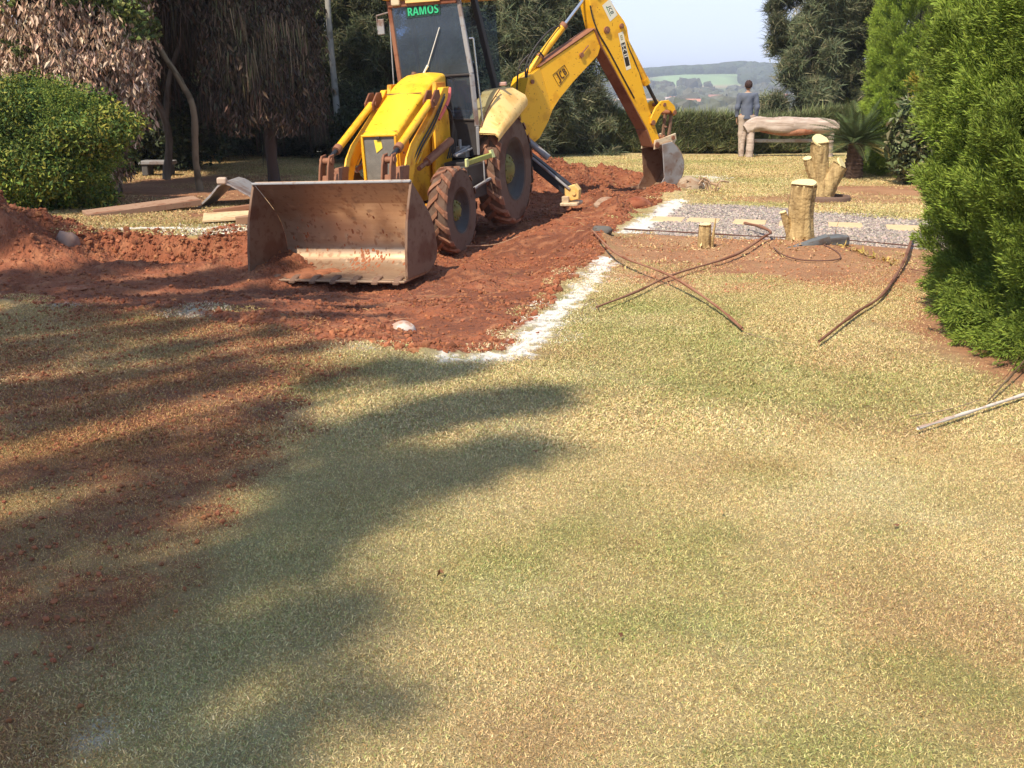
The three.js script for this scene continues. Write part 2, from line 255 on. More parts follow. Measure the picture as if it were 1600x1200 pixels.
{ // land round and beyond the lawn out to the valley and the hill
  const g = new THREE.BufferGeometry(), p = [], c = [], id = [];
  const zs = [40, 20, 6, 1, -1.2, -9, -18, -27.38, -30, -36, -45, -60, -80]; for (let z = -110; z > -2600; z *= 1.05) zs.push(z);
  const us = []; for (let i = -60; i <= 60; i++) us.push(Math.sign(i) * Math.pow(Math.abs(i) / 60, 1.5));
  const prof = [[27.4, -.3], [60, -5], [150, -9], [300, -13], [500, -11.5], [700, -10.5], [900, -6], [1100, 3], [1300, 14], [1420, 19.5], [1700, 21], [2600, 20]];
  globalThis.farY = (x, z) => { const d = -z; let h = prof[0][1]; for (let i = 0; i < prof.length - 1; i++) if (d >= prof[i][0]) h = lerp(prof[i][1], prof[i + 1][1], clamp((d - prof[i][0]) / (prof[i + 1][0] - prof[i][0]))); const w = sm(700, 1300, d); const side = sm(60, 230, x) * .92 + .08 + (x > 330 ? sm(330, 700, x) * -.35 : 0); return h > 0 ? h * lerp(1, Math.max(.25, side), w) + w * 5 * (fbm(x * .006, 3, 3) - .5) : h - sm(200, 500, d) * 3 * (fbm(x * .01, z * .01, 3) - .5); };
  for (const z of zs) for (const u of us) {
    const near = z > -27.39, x = near ? u * 400 : u * (420 - z * 1.1);
    let h = z > -1.3 || Math.abs(x) > 8.5 || z < -27 ? (near ? -.03 : farY(x, z)) : -.5; if (z > -27.3 && Math.abs(x) < 9.3 && z < -1.25) h = -.6;
    p.push(x, h, z);
    const fx = Math.floor(x / 70 + fbm(x * .01, z * .01, 2) * 3), fz = Math.floor(z / 90 + fbm(z * .01, x * .01, 2) * 2), q = hsh(fx, fz);
    let col = near ? lawnCol(x, z).map((e) => e * .8) : q < .3 ? [.16, .2, .08] : q < .55 ? [.34, .27, .16] : q < .75 ? [.24, .2, .12] : [.12, .15, .07];
    const d = -z; if (!near && d > 1120 && d < 1400) { const xx = x / d; if (xx > .13 && xx < .215) col = [.25, .36, .16]; else if (xx > .215) col = [.10, .13, .07]; }
    if (!near && d > 560 && d < 800) col = mixc(col, [.52, .36, .29], .3 + .5 * hsh(fx + 3, fz)); if (!near && d < 560) col = mixc(col, [.40, .30, .24], .4);
    col = col.map((e) => e * (.85 + .3 * hsh(p.length, 3)));
    c.push(...col);
  }
  const n = us.length; for (let j = 0; j < zs.length - 1; j++) for (let i = 0; i < n - 1; i++) { const a = j * n + i; id.push(a, a + 1, a + n, a + 1, a + n + 1, a + n); }
  g.setAttribute('position', new THREE.Float32BufferAttribute(p, 3)); g.setAttribute('color', new THREE.Float32BufferAttribute(c, 3)); g.setIndex(id); g.computeVertexNormals();
  const o = raw('terrain', g, std([1, 1, 1], 1, { vertexColors: true })); o.userData.kind = 'structure'; o.userData.label = 'valley and far hill with fields';
}
{ // grass blades, soil clods, gravel: nobody could count them
  const r = rng(11), mkPatch = (seed, n, rad, len, wid) => { const s = new Soup(), q = rng(seed); for (let i = 0; i < n; i++) { const a = q() * 6.283, d = rad * Math.sqrt(q()), b = V(d * Math.cos(a), -.004, d * Math.sin(a)), dir = rdir(q, .55); dir.y = Math.abs(dir.y) * .8 + .12; dir.normalize(); const t = q(), c = t < .64 ? [1.15, 1.12, 1.08] : t < .84 ? [.72, .86, .6] : [.85, .68, .55]; s.blade(b, dir, perp(dir, q), len * (.55 + .8 * q()), wid * (.7 + .6 * q()), vary(c, q, .3), .35); } return s.geo(); };
  const near = [1, 2, 3].map((k) => mkPatch(k, 1000, .15, .015, .0024)), mid = [4, 5].map((k) => mkPatch(k, 640, .24, .023, .004)), far = [6, 7].map((k) => mkPatch(k, 340, .42, .036, .009));
  const L = [[], [], [], [], [], [], []];
  const put = (x, z, set, base) => {
    if (soilMask(x, z) > .45 || onPath(x, z)) return; const b = bareMask(x, z); if (r() < b * .95) return; const l = limeMask(x, z); if (l > .5 && r() < .8) return;
    let c = lawnCol(x, z); const du = dust(x, z); if (r() < du * .45) return; if (du > 0) c = mixc(c, [.36, .165, .07], clamp(du * .85)); if (b > .05) c = mixc(c, [.5, .34, .2], b * .7); if (l > .05) c = mixc(c, WHITE, l * .9);
    L[base + Math.floor(r() * set.length)].push({ p: V(x, groundY(x, z), z), q: new THREE.Quaternion().setFromAxisAngle(UP, r() * 6.283), s: .8 + .45 * r(), c });
  };
  const scat = (z0, z1, step, half, set, base) => { for (let z = z0; z > z1; z -= step) { const w = half(-z); for (let x = -w; x < w; x += step) put(x + (r() - .5) * step, z + (r() - .5) * step, set, base); } };
  scat(-1.7, -4.6, .085, (d) => d * .55 + .35, near, 0); scat(-4.6, -9.5, .14, (d) => d * .55 + .3, mid, 3); scat(-9.5, -26, .3, (d) => d * .55, far, 5);
  const gm = std([1, 1, 1], .9, { vertexColors: true }), G = [...near, ...mid, ...far];
  const turf = new THREE.Group(); turf.name = 'lawn_grass'; scene.add(turf); tag(turf, 'short dry grass blades covering the whole lawn', 'grass', null, 'stuff');
  L.forEach((l, i) => l.length && inst('grass_blade', G[i], gm, l, turf));
  // clods
  const clod = (seed) => { const g = new THREE.IcosahedronGeometry(1, 1), p = g.attributes.position, v = V(); for (let i = 0; i < p.count; i++) { v.fromBufferAttribute(p, i); const k = .35 + 1.25 * fbm(v.x * 2.6 + seed * 9 + v.y, v.z * 2.6 + v.y * 2.1 + 5, 3); p.setXYZ(i, v.x * k, v.y * k * .75, v.z * k); } g.computeVertexNormals(); return g; };
  const CL = [1, 2, 3].map(clod), cl = [[], [], []];
  for (let i = 0; i < 170000; i++) {
    const z = i % 3 ? -6 - 15 * Math.pow(r(), .9) : -2 - 7 * r(), x = -7 + 10.6 * r(); if (soilMask(x, z) < .5) { const du = z > -8.6 ? dust(x, z) : 0; if (x > .8 && z < -7.5 && r() < .55 * bareMask(x, z) && !onPath(x, z)) { const q = .003 + .009 * Math.pow(r(), 3); cl[i % 3].push({ p: V(x, groundY(x, z) + q * .4, z), q: new THREE.Quaternion().setFromEuler(new THREE.Euler(r() * 6, r() * 6, 0)), s: V(q, q, q), c: vary(r() < .5 ? [.5, .27, .14] : [.34, .15, .075], r, .25) }); } if (du > .4 && r() < du * .5) { const q = .003 + .008 * Math.pow(r(), 2); cl[i % 3].push({ p: V(x, groundY(x, z) + q * .8, z), q: new THREE.Quaternion().setFromEuler(new THREE.Euler(r() * 6, r() * 6, 0)), s: V(q, q, q), c: vary([.26, .095, .042], r, .25) }); } continue; } const n = fbm(x * 2.1 + 20, z * 2.1, 4), hp = heaps(x, z), bank = sm(-11.4, -12.0, z) * sm(-2.8, -3.2, x), d = signedPit(x, z), edge = sm(.35, .05, Math.abs(d));
    if (r() > sm(.38, .72, n) * .7 + hp * 2.2 + bank * .8 + edge * .35 + .12) continue;
    const s = (.006 + .02 * Math.pow(r(), 4)) * .85 * (1 + .7 * hp + .6 * bank + edge * .4);
    cl[i % 3].push({ p: V(x, groundY(x, z) + s * .25, z), q: new THREE.Quaternion().setFromEuler(new THREE.Euler(r() * 6, r() * 6, r() * 6)), s: V(s, s, s), c: vary(mixc(SOIL, r() < .3 ? SOIL2 : SOIL3, r()), r, .25) });
  }
  const cg = new THREE.Group(); cg.name = 'soil_clods'; scene.add(cg); tag(cg, 'loose red clods scattered over the dug soil', 'soil clods', null, 'stuff');
  const cm = std([1, 1, 1], .95); cl.forEach((l, i) => inst('clod', CL[i], cm, l, cg));
  // roots and straw in the soil
  const st = new Soup(); for (let i = 0; i < 2600; i++) { const z = -7 - 12 * r(), x = -3 + 6.4 * r(); if (soilMask(x, z) < .5 || r() > .15 + .7 * sm(-.3, 1.2, x)) continue; const a = r() * 6.283, d = V(Math.cos(a), (r() - .3) * .5, Math.sin(a)).normalize(); st.blade(V(x, groundY(x, z) + .008, z), d, perp(d, r), .06 + .16 * r(), .004 + .004 * r(), vary(r() < .5 ? [.42, .26, .13] : [.3, .14, .07], r, .3), .2); }
  const sr = raw('root_litter', st.geo(), gm); tag(sr, 'torn roots and straw lying in the red soil', 'root litter', null, 'stuff');
  // gravel
  const gv = [[], []]; for (let i = 0; i < 42000; i++) { const x = 1.2 + 5.2 * r(), z = -10.3 - 5 * r(); if (!onPath(x, z) || PAVERS.some(([px, pz]) => { const a = (x - px) * .961 + (z - pz) * .276, b = -(x - px) * .276 + (z - pz) * .961; return Math.abs(a) < .2 && Math.abs(b) < .23; }) || limeMask(x, z) > .3 * r()) continue; const s = .009 + .009 * r(), t = r(); gv[i & 1].push({ p: V(x, groundY(x, z) + s * .35, z), q: new THREE.Quaternion().setFromEuler(new THREE.Euler(r() * 6, r() * 6, r() * 6)), s: V(s * 1.2, s, s), c: vary(t < .5 ? [.36, .305, .275] : t < .8 ? [.22, .19, .18] : [.48, .40, .34], r, .25) }); }
  const gg = new THREE.Group(); gg.name = 'gravel'; scene.add(gg); tag(gg, 'small grey pebbles filling the path', 'gravel', null, 'stuff');
  gv.forEach((l, i) => inst('pebble', CL[i], cm, l, gg));
}
// ---------------------------------------------------------------- shared textures and materials
const texPaint = tex(512, (u, v) => { const a = fbm(u * 8, v * 8, 5, 8), b = fbm(u * 40 + 3, v * 40, 3, 40), k = 1 - .16 * sm(.5, .75, a); const spot = sm(.74, .8, b); return mixc([k, k * (.97 - .1 * sm(.45, .8, a)), k * (.9 - .3 * sm(.45, .8, a))], [.42, .25, .14], spot * .75); }, .9);
const texGrime = tex(512, (u, v) => { const a = fbm(u * 6, v * 6, 5, 6), b = fbm(u * 30, v * 30, 4, 30); return mixc([1, 1, 1], [.62, .40, .30], clamp(sm(.42, .72, a) * .8 + sm(.62, .74, b) * .5)); }, .8);
const texRust = tex(512, (u, v) => { const a = fbm(u * 5, v * 5, 5, 5), b = fbm(u * 44, v * 44, 3, 44), c = fbm(u * 3 + 7, v * 90, 3); let k = mixc([.42, .285, .19], [.58, .46, .34], sm(.4, .68, a) * .8 + (c - .5) * .5); k = mixc(k, [.26, .13, .08], sm(.66, .74, b) * .6); return k; }, .55);
const texRustR = tex(256, (u, v) => { const a = fbm(u * 5, v * 5, 5, 5), b = fbm(u * 40, v * 40, 3, 40); const k = .52 - .2 * sm(.4, .68, a) + .3 * sm(.62, .74, b); return [k, k, k]; }, .55, false);
const M = {
  hood: std([.93, .575, .03], .34, { map: texPaint }), yellow: std([.90, .50, .022], .42, { map: texPaint }), orange: std([.88, .46, .02], .5, { map: texGrime }),
  boom: std([.91, .50, .02], .42, { map: texPaint }), rust: std([.27, .115, .06], .75, { map: texGrime }), steel: std([1, 1, 1], .9, { map: texRust, roughnessMap: texRustR, metalness: .6 }),
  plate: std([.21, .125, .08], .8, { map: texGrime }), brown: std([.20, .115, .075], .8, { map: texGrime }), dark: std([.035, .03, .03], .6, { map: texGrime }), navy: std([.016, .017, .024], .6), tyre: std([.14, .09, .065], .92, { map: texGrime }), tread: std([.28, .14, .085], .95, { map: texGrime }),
  rim: std([.20, .19, .05], .7, { map: texGrime }), fender: std([.82, .57, .23], .55, { map: texPaint }), pink: std([.72, .16, .14], .7), chrome: std([.55, .57, .62], .2, { metalness: .9 }), grey: std([.30, .30, .31], .6, { map: texGrime }),
  glass: new THREE.MeshPhysicalMaterial({ color: 0x9db2cc, roughness: .04, transmission: 1, transmissionMap: tex(256, (u, v) => { const k = .97 - .10 * fbm(u * 4, v * 4, 5, 4); return [k, k, k]; }, .9, false), thickness: 0, ior: 1.5, side: THREE.DoubleSide }), seat: std([.02, .02, .025], .9), olive: std([.33, .36, .09], .6, { map: texGrime }), white: std([.78, .77, .72], .6), ink: std([.10, .045, .01], .7), green: std([.025, .5, .22], .6), cream: std([.62, .52, .36], .6, { map: texGrime }),
};
// shadow streaks seen on the lawn: ground x, z, length, width, twigs, height of the branch
const STREAKS = [
  [-0.5, -4.95, 0.9, 0.2, 24, 9.3], [-0.12, -5.1, 0.75, 0.18, 20, 9], [0.08, -5.22, 0.4, 0.1, 7, 8.6], [-0.38, -4.2, 0.9, 0.22, 30, 9.3], [-0.08, -4.32, 0.5, 0.16, 12, 8.6], [-0.8, -4.5, 0.8, 0.22, 10, 9.8], [-0.8, -5.8, 0.7, 0.14, 10, 9.3], [-0.42, -5.78, 0.5, 0.1, 6, 8.9], [-0.65, -3.75, 0.7, 0.2, 8, 10],
  [-1.2, -3.9, 1.64, 0.14, 7, 10.2], [-1.75, -3.65, 1.26, 0.14, 5, 10.2], [-2.05, -5.3, 1.77, 0.1, 16, 9.3], [-1.4, -4.9, 1.13, 0.1, 5, 9.3], [-2.6, -4.6, 1.52, 0.19, 19, 10.2], [-2.3, -6.25, 1.89, 0.1, 16, 8.9], [-3.2, -5.9, 1.89, 0.14, 20, 9.3], [-1.7, -6.1, 1.01, 0.09, 7, 8.9], [-1.2, -3.2, 1.13, 0.14, 6, 10.6], [-0.8, -3.3, 0.8, 0.25, 8, 10.6], [-1.6, -2.9, 1.26, 0.19, 7, 10.6], [-0.75, -2.75, 0.8, 0.25, 9, 11], [-1.1, -2.5, 1.01, 0.17, 6, 11], [-0.6, -2.3, 0.6, 0.2, 10, 11], [-1.3, -2.1, 1.01, 0.14, 5, 11],
  [-3.6, -7.2, 2.28, 0.14, 23, 8.9], [-2.7, -7.5, 1.64, 0.12, 16, 8.5], [-1.9, -7.4, 1.52, 0.12, 14, 8.5], [-1.3, -7.6, 1.01, 0.1, 7, 8.5], [-3.4, -8.4, 2.28, 0.17, 25, 8.5], [-2.4, -8.6, 1.77, 0.14, 19, 8.1], [-1.7, -8.3, 1.26, 0.12, 11, 8.1], [-4.4, -8.2, 2.02, 0.19, 23, 8.9], [-4.4, -9.4, 2.28, 0.19, 25, 8.5], [-3.1, -9.5, 2.02, 0.14, 19, 8.1], [-2.2, -9.6, 1.26, 0.1, 10, 7.6], [-5.2, -10.2, 2.02, 0.24, 25, 8.5], [-4, -6.4, 1.89, 0.19, 20, 9.3], [-2, -2.4, 1.26, 0.24, 7, 11], [-2.9, -3.4, 1.52, 0.24, 8, 10.6], [-3.9, -5, 1.77, 0.24, 23, 10.2], [-5, -7, 2.02, 0.29, 25, 9.3],
  [-2.6, -9.9, 1.8, 0.3, 40, 8.5], [-3.4, -10.3, 2, 0.35, 50, 8.5], [-4.5, -10.6, 2, 0.4, 50, 8.5], [-3.6, -9, 1.8, 0.3, 40, 9], [-5.6, -11.2, 1.4, 0.5, 40, 9], [-6.2, -11.6, 1, 0.4, 30, 9], [-2.2, -9.1, 1.2, 0.25, 22, 8.5], [-1.5, -2.5, 1, 0.3, 14, 11], [-1.9, -3.2, 1.1, 0.3, 15, 11], [-1.2, -2.9, 1, 0.25, 12, 11], [-1.5, -4.4, 1.2, 0.25, 12, 10.5], [-2.9, -6.6, 1.4, 0.3, 26, 10], [-2.6, -5.4, 1.2, 0.3, 24, 10],
  [-3, -8, 1.8, 0.4, 40, 9.5], [-4, -8.8, 1.8, 0.4, 44, 9.5], [-2.9, -9, 1.6, 0.3, 36, 9], [-3.9, -9.8, 1.8, 0.4, 44, 9], [-5, -9.6, 1.8, 0.5, 44, 9], [-4.9, -8.9, 1.6, 0.4, 36, 9.5], [-5.8, -11, 1.2, 0.5, 40, 9], [-6.4, -11.9, 1, 0.5, 30, 9], [-3.4, -6.9, 1.5, 0.35, 30, 10],
];
// ---------------------------------------------------------------- trees, hedges and plants
const LEAF = std([1, 1, 1], .75, { vertexColors: true });
const BARK = std([1, 1, 1], .95, { map: tex(256, (u, v) => { const a = fbm(u * 24, v * 5, 4), b = fbm(u * 6, v * 6, 4, 6); return mixc([.10, .075, .055], [.24, .19, .15], clamp(a * 1.3 - .3 + (b - .5) * .6)); }, .9) });
const CORE = std([.055, .048, .028], 1);  // solid dark filler inside foliage, its colour standing in for inner shade
function plume(seed, len, n, tips, base) { // feathery flat conifer spray
  const s = new Soup(), r = rng(seed), ax = V(0, 1, 0);
  for (let f = 0; f < 3; f++) { const ang = f * 2.1 + r() * .6, side = V(Math.cos(ang), 0, Math.sin(ang));
    for (let i = 0; i < n; i++) { const t = (i + r()) / n, k = i & 1 ? 1 : -1, b = V(side.x * .01, len * t * .8, side.z * .01), L = len * .55 * (1 - t * .6), d = ax.clone().multiplyScalar(.75 + r() * .4).addScaledVector(side, k * (.75 + .3 * r())).addScaledVector(rdir(r), .22).normalize();
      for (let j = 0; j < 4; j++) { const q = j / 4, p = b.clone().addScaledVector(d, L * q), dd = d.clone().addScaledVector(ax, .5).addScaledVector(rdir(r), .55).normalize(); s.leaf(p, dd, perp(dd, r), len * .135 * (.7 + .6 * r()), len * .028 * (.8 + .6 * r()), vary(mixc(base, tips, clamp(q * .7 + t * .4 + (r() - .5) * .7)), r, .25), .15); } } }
  return s.geo();
}
function spray(seed, n, len, wid, cols, up = .5, droop = 0, spread = .25) { // loose tuft of thin blades
  const s = new Soup(), r = rng(seed); for (let i = 0; i < n; i++) { const d = rdir(r, up), b = rdir(r).multiplyScalar(spread * r()); s.blade(b, d, perp(d, r), len * (.5 + .8 * r()), wid * (.7 + .6 * r()), vary(cols[Math.floor(r() * cols.length)], r, .3), droop); } return s.geo();
}
function leaves(seed, n, rad, len, wid, cols, hang = 0) { const s = new Soup(), r = rng(seed); for (let i = 0; i < n; i++) { const b = rdir(r).multiplyScalar(rad * Math.cbrt(r())), d = rdir(r, .15); d.y -= hang; d.normalize(); s.leaf(b, d, perp(d, r), len * (.6 + .7 * r()), wid * (.7 + .6 * r()), vary(cols[Math.floor(r() * cols.length)], r, .3)); } return s.geo(); }
function foliage(parent, geos, list, name = 'foliage', m = LEAF) { geos.forEach((g, k) => { const l = list.filter((_, i) => i % geos.length === k); if (l.length) inst(name, g, m, l, parent).userData.kind = 'stuff'; }); }
const spin = (r, dir) => qTo(dir, r() * 6.283);
// --- the two garden conifers on the right
function thuja(name, label, pos, R, H, n, size, geos, seed, gap, group) {
  const t = thing(name, label, 'conifer', pos, 0, group), r = rng(seed), list = [];
  const rad = (y) => R * Math.pow(clamp(1 - Math.pow(clamp((y - H * .18) / (H * .85)), 2.2)), .5) * (y < H * .18 ? lerp(.89, 1, sm(0, H * .18, y)) : 1);
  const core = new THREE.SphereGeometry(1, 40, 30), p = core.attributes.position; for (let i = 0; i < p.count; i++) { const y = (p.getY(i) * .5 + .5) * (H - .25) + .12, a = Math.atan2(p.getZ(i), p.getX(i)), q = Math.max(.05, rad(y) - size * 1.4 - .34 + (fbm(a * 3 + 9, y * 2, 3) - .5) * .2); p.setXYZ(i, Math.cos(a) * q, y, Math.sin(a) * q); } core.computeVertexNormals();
  raw('dark_core', core, CORE, t); mesh('trunk', rod([0, 0, 0], [0, H * .8, 0], .12, .04), BARK, t);
  for (let i = 0; i < n; i++) { const y = .05 + (H - .15) * Math.pow(r(), 1.15), a = r() * 6.283; const hole = fbm(a * R * 1.7 + seed, y * 1.9, 3); const dp = sm(gap + .03, gap - .08, hole) * .45 * sm(.1, .6, y); if (dp > .1 && y > .7 && r() < .62) continue; const lump = (fbm(a * R * 2.2 + seed * 3, y * 2.2 + 4, 3) - .5);
    const q = rad(y) * (1 + lump * .1) + (fbm(a * R * 4.6 + seed, y * 4.6, 3) - .5) * size * 1.9 - size * (.35 + .75 * r() * r()) - dp, out = V(Math.cos(a), 0, Math.sin(a)); const d = out.clone().multiplyScalar(.55 + .5 * r()).add(V(0, .8, 0)).addScaledVector(rdir(r), .35); if (y < .4) d.y -= .75;
    const tone = .72 + .55 * fbm(a * R * 3 + 5, y * 3, 3), brown = seed !== 22 && fbm(a * R * 1.3 + 31, y * 1.3 + seed, 3) > .64 && r() < .5; list.push({ p: V(out.x * q, y, out.z * q), q: spin(r, d), s: .75 + .6 * r(), c: brown ? [1.2, .72, .6] : [tone, tone, tone] }); }
  foliage(t, geos, list); return t;
}
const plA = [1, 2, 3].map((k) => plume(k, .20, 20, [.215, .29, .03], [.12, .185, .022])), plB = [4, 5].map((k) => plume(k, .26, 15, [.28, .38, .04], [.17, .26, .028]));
thuja('conifer', 'large dense dark green conifer filling the right edge of the lawn', [5.06, 0, -6.62], 2.26, 6.4, 26000, .19, plA, 21, .465);
thuja('conifer', 'bright green column conifer behind the cycad', [7.95, 0, -20.0], 1.2, 6.2, 5200, .26, plB, 22, .34);
thuja('conifer', 'pale green column conifer between the bright conifer and the large dense one', [7.75, 0, -15.2], 1.05, 5.6, 4200, .26, plB, 24, .34);
{ // broad leaved shrub at the foot of the bright conifer
  const t = thing('shrub', 'broad leaved grey green shrub at the foot of the bright conifer', 'shrub', [6.8, 0, -18.0]), r = rng(31), L = [], g = [1, 2].map((k) => leaves(k + 40, 22, .17, .15, .07, [[.10, .13, .04], [.2, .21, .11], [.06, .09, .03]], .3));
  for (let i = 0; i < 230; i++) { const d = rdir(r), q = Math.cbrt(r()); L.push({ p: V(d.x * .42 * q + .1, .78 + d.y * .72 * q, d.z * .42 * q), q: spin(r, rdir(r, .3)), s: .7 + .5 * r() }); }
  mesh('stem', [0, 1, 2, 3].map((i) => tubeVar([[.1, 0, 0], [.1 + (i - 1.5) * .08, .5, .05 * (i % 2)], [.1 + (i - 1.5) * .17, 1.2, .1 * (i % 2)]], .018, 10, 6)), BARK, t); foliage(t, g, L);
}
{ // cycad
  const t = thing('cycad', 'dark green cycad with short brown trunk before the bright conifer', 'cycad', [6.25, 0, -19.2]), r = rng(8);
  const tk = tubeVar([[0, -.05, 0], [.0, .3, 0], [.02, .62, 0]], (u) => .17 - .02 * u + .012 * Math.sin(u * 60), 26, 14, .12, 4); mesh('trunk', tk, std([.085, .05, .035], .95), t);
  for (let i = 0; i < 46; i++) { const a = i * 2.399, tilt = .35 + 1.2 * Math.pow(i / 46, .8), L = .85 + .25 * r(), s = new Soup(), out = V(Math.cos(a), 0, Math.sin(a)), sd = V(-out.z, 0, out.x), P = (u) => V(0, .6, 0).addScaledVector(out, L * u * Math.sin(tilt) * (1 + .1 * u)).add(V(0, L * (u * Math.cos(tilt) - .38 * u * u * Math.sin(tilt)), 0)), col = i > 40 ? [.30, .24, .08] : [.055, .085, .022];
    for (let k = 0; k < 26; k++) { const u = .12 + .88 * k / 26, p = P(u), d = P(u + .03).sub(p).normalize(), ll = .17 * Math.sin(Math.PI * Math.min(1, .15 + u * .85)) + .03; for (const e of [-1, 1]) { const ld = sd.clone().multiplyScalar(e).addScaledVector(d, .55).add(V(0, .28, 0)).normalize(); s.leaf(p, ld, d, ll, .022, vary(col, r, .25), .1); } s.tri(p.clone().addScaledVector(sd, .007), p.clone().addScaledVector(sd, -.007), P(u + .05), vary([.10, .11, .03], r)); }
    raw('frond', s.geo(), LEAF, t);
  }
}
// --- dark trees behind the machine
const dk = [[.065, .085, .034], [.10, .115, .045], [.04, .055, .025], [.15, .135, .07]], dkA = [1, 2, 3].map((k) => spray(k + 60, 90, .26, .015, dk, .5, .3, .2)), dkB = [4, 5].map((k) => spray(k + 60, 80, .26, .014, [[.11, .13, .065], [.15, .165, .08], [.075, .10, .055], [.20, .175, .10]], .6, .2, .22));
function farTree(name, label, pos, R, H, n, geos, seed, o = {}) {
  const t = thing(name, label, o.cat || 'tree', pos, 0, o.group), r = rng(seed), L = [], y0 = o.y0 ?? .2;
  mesh('trunk', tubeVar([[0, -.1, 0], [.06 * (r() - .5), H * .4, .05], [.2 * (r() - .5), H * .95, 0]], (u) => (o.tr || .13) * (1 - u * .8), 16, 9, .15, seed), BARK, t);
  const limbs = []; for (let i = 0; i < (o.limbs ?? 14); i++) { const y = y0 + (H - y0) * (.1 + .8 * i / 14), a = i * 2.4 + seed, q = R * .75 * (o.prof ? o.prof((y - y0) / (H - y0)) : 1); limbs.push(tubeVar([[0, y, 0], [Math.cos(a) * q * .5, y + .25, Math.sin(a) * q * .5], [Math.cos(a) * q, y + .55, Math.sin(a) * q]], (u) => .03 * (1 - u * .8), 6, 5)); } if (limbs.length) mesh('limb', limbs, BARK, t).userData.kind = 'stuff';
  const NC = o.clumps || 150, per = Math.ceil(n / NC); // feathery clumps at the ends of the limbs, with gaps between
  for (let k = 0; k < NC; k++) { const u = Math.pow((k + r()) / NC, 1.05), y = y0 + (H - y0) * u, a = r() * 6.283, w = o.prof ? o.prof(u) : Math.pow(1 - u * .8, .6), q = R * w * (.25 + .85 * Math.sqrt(r())), c = V(Math.cos(a) * q, y, Math.sin(a) * q), rr = (.22 + .3 * r()) * (o.cs || 1), tone = .55 + .85 * r();
    for (let i = 0; i < per; i++) { const d = rdir(r).multiplyScalar(rr * Math.cbrt(r())); d.y *= 1.25; L.push({ p: c.clone().add(d), q: spin(r, V(Math.cos(a) * .6, o.up ?? .9, Math.sin(a) * .6).addScaledVector(rdir(r), .4)), s: .6 + .6 * r(), c: [tone, tone, tone * .95] }); } }
  foliage(t, geos, L); return t;
}
const colP = (u) => Math.max(.08, 1.12 - 1.08 * u); const G1 = 'dark screen trees behind the machine';
farTree('cypress_tree', 'dark evergreen tree left of the pale bare trunk', [-6.9, 0, -25.2], 1.5, 8.5, 2025, dkA, 71, { prof: colP, gap: .86 });
farTree('cypress_tree', 'dark evergreen tree directly behind the pale bare trunk', [-4.6, 0, -26.2], 1.35, 9, 2025, dkA, 72, { prof: colP, gap: 0.97 });
farTree('cypress_tree', 'dark evergreen tree seen left of the cab', [-2.9, 0, -25.5], 1.25, 8.5, 1822, dkA, 73, { prof: colP, gap: 0.97 });
farTree('cypress_tree', 'dark evergreen tree seen through the cab', [-1.15, 0, -26.4], 1.2, 8.5, 1687, dkA, 74, { prof: colP, gap: 0.99 });
farTree('cypress_tree', 'dark evergreen tree right of the cab behind the boom ram', [.25, 0, -25.6], 1.1, 8, 1687, dkB, 75, { prof: colP, gap: 0.99 });
farTree('cypress_tree', 'ragged grey green tree behind the boom, last of its row', [1.35, 0, -26.6], 1.05, 7.4, 1350, dkB, 76, { prof: (u) => (1.05 - u * .95), gap: 1.0 });
farTree('casuarina_tree', 'tall grey green feathery tree right of the standing person', [7.95, -.1, -29], 1.25, 8.2, 2025, dkB, 77, { prof: (u) => .95 - u * .55, gap: .95, y0: .9, clumps: 80, cs: .8 });
farTree('casuarina_tree', 'dark feathery tree behind the right end of the log bench', [9.2, -.1, -29.6], 1.3, 8.6, 2025, dkA, 78, { prof: (u) => .95 - u * .5, gap: .9, y0: .5, clumps: 90, cs: .85 });
farTree('casuarina_tree', 'brownish feathery tree behind the bright conifer', [10.4, -.1, -28], 1.2, 6.8, 1620, dkB, 79, { prof: (u) => .9 - u * .5, gap: .9, y0: .5, clumps: 90, cs: .85 });
farTree('cypress_tree', 'dark evergreen tree in the shade behind the weeping tree', [-9.0, 0, -23.5], 1.7, 7.5, 2025, dkA, 80, { prof: colP, gap: .8 });
{ // pale bare trunk
  const t = thing('bare_trunk', 'pale slender bare tree trunk left of the machine', 'tree trunk', [-4.05, 0, -24.4]); mesh('trunk', tubeVar([[.08, -.1, 0], [.03, 1.4, 0], [-.04, 3, .03], [-.02, 7.5, 0]], (u) => .085 - .03 * u, 40, 9, .1, 3), std([.34, .33, .30], .9, { map: texGrime0() }), t);
  mesh('twig', [tubeVar([[-.02, 3.4, 0], [.3, 3.9, .1], [.6, 4.6, .1]], (u) => .02 * (1 - u * .8), 8, 5), tubeVar([[-.02, 4.2, 0], [-.4, 4.8, .1], [-.6, 5.6, .1]], (u) => .02 * (1 - u * .8), 8, 5)], BARK, t).userData.kind = 'stuff';
}
function texGrime0() { return tex(128, (u, v) => { const a = fbm(u * 6, v * 6, 4, 6); return mixc([1, 1, 1], [.5, .48, .45], sm(.45, .65, a)); }, .8); }
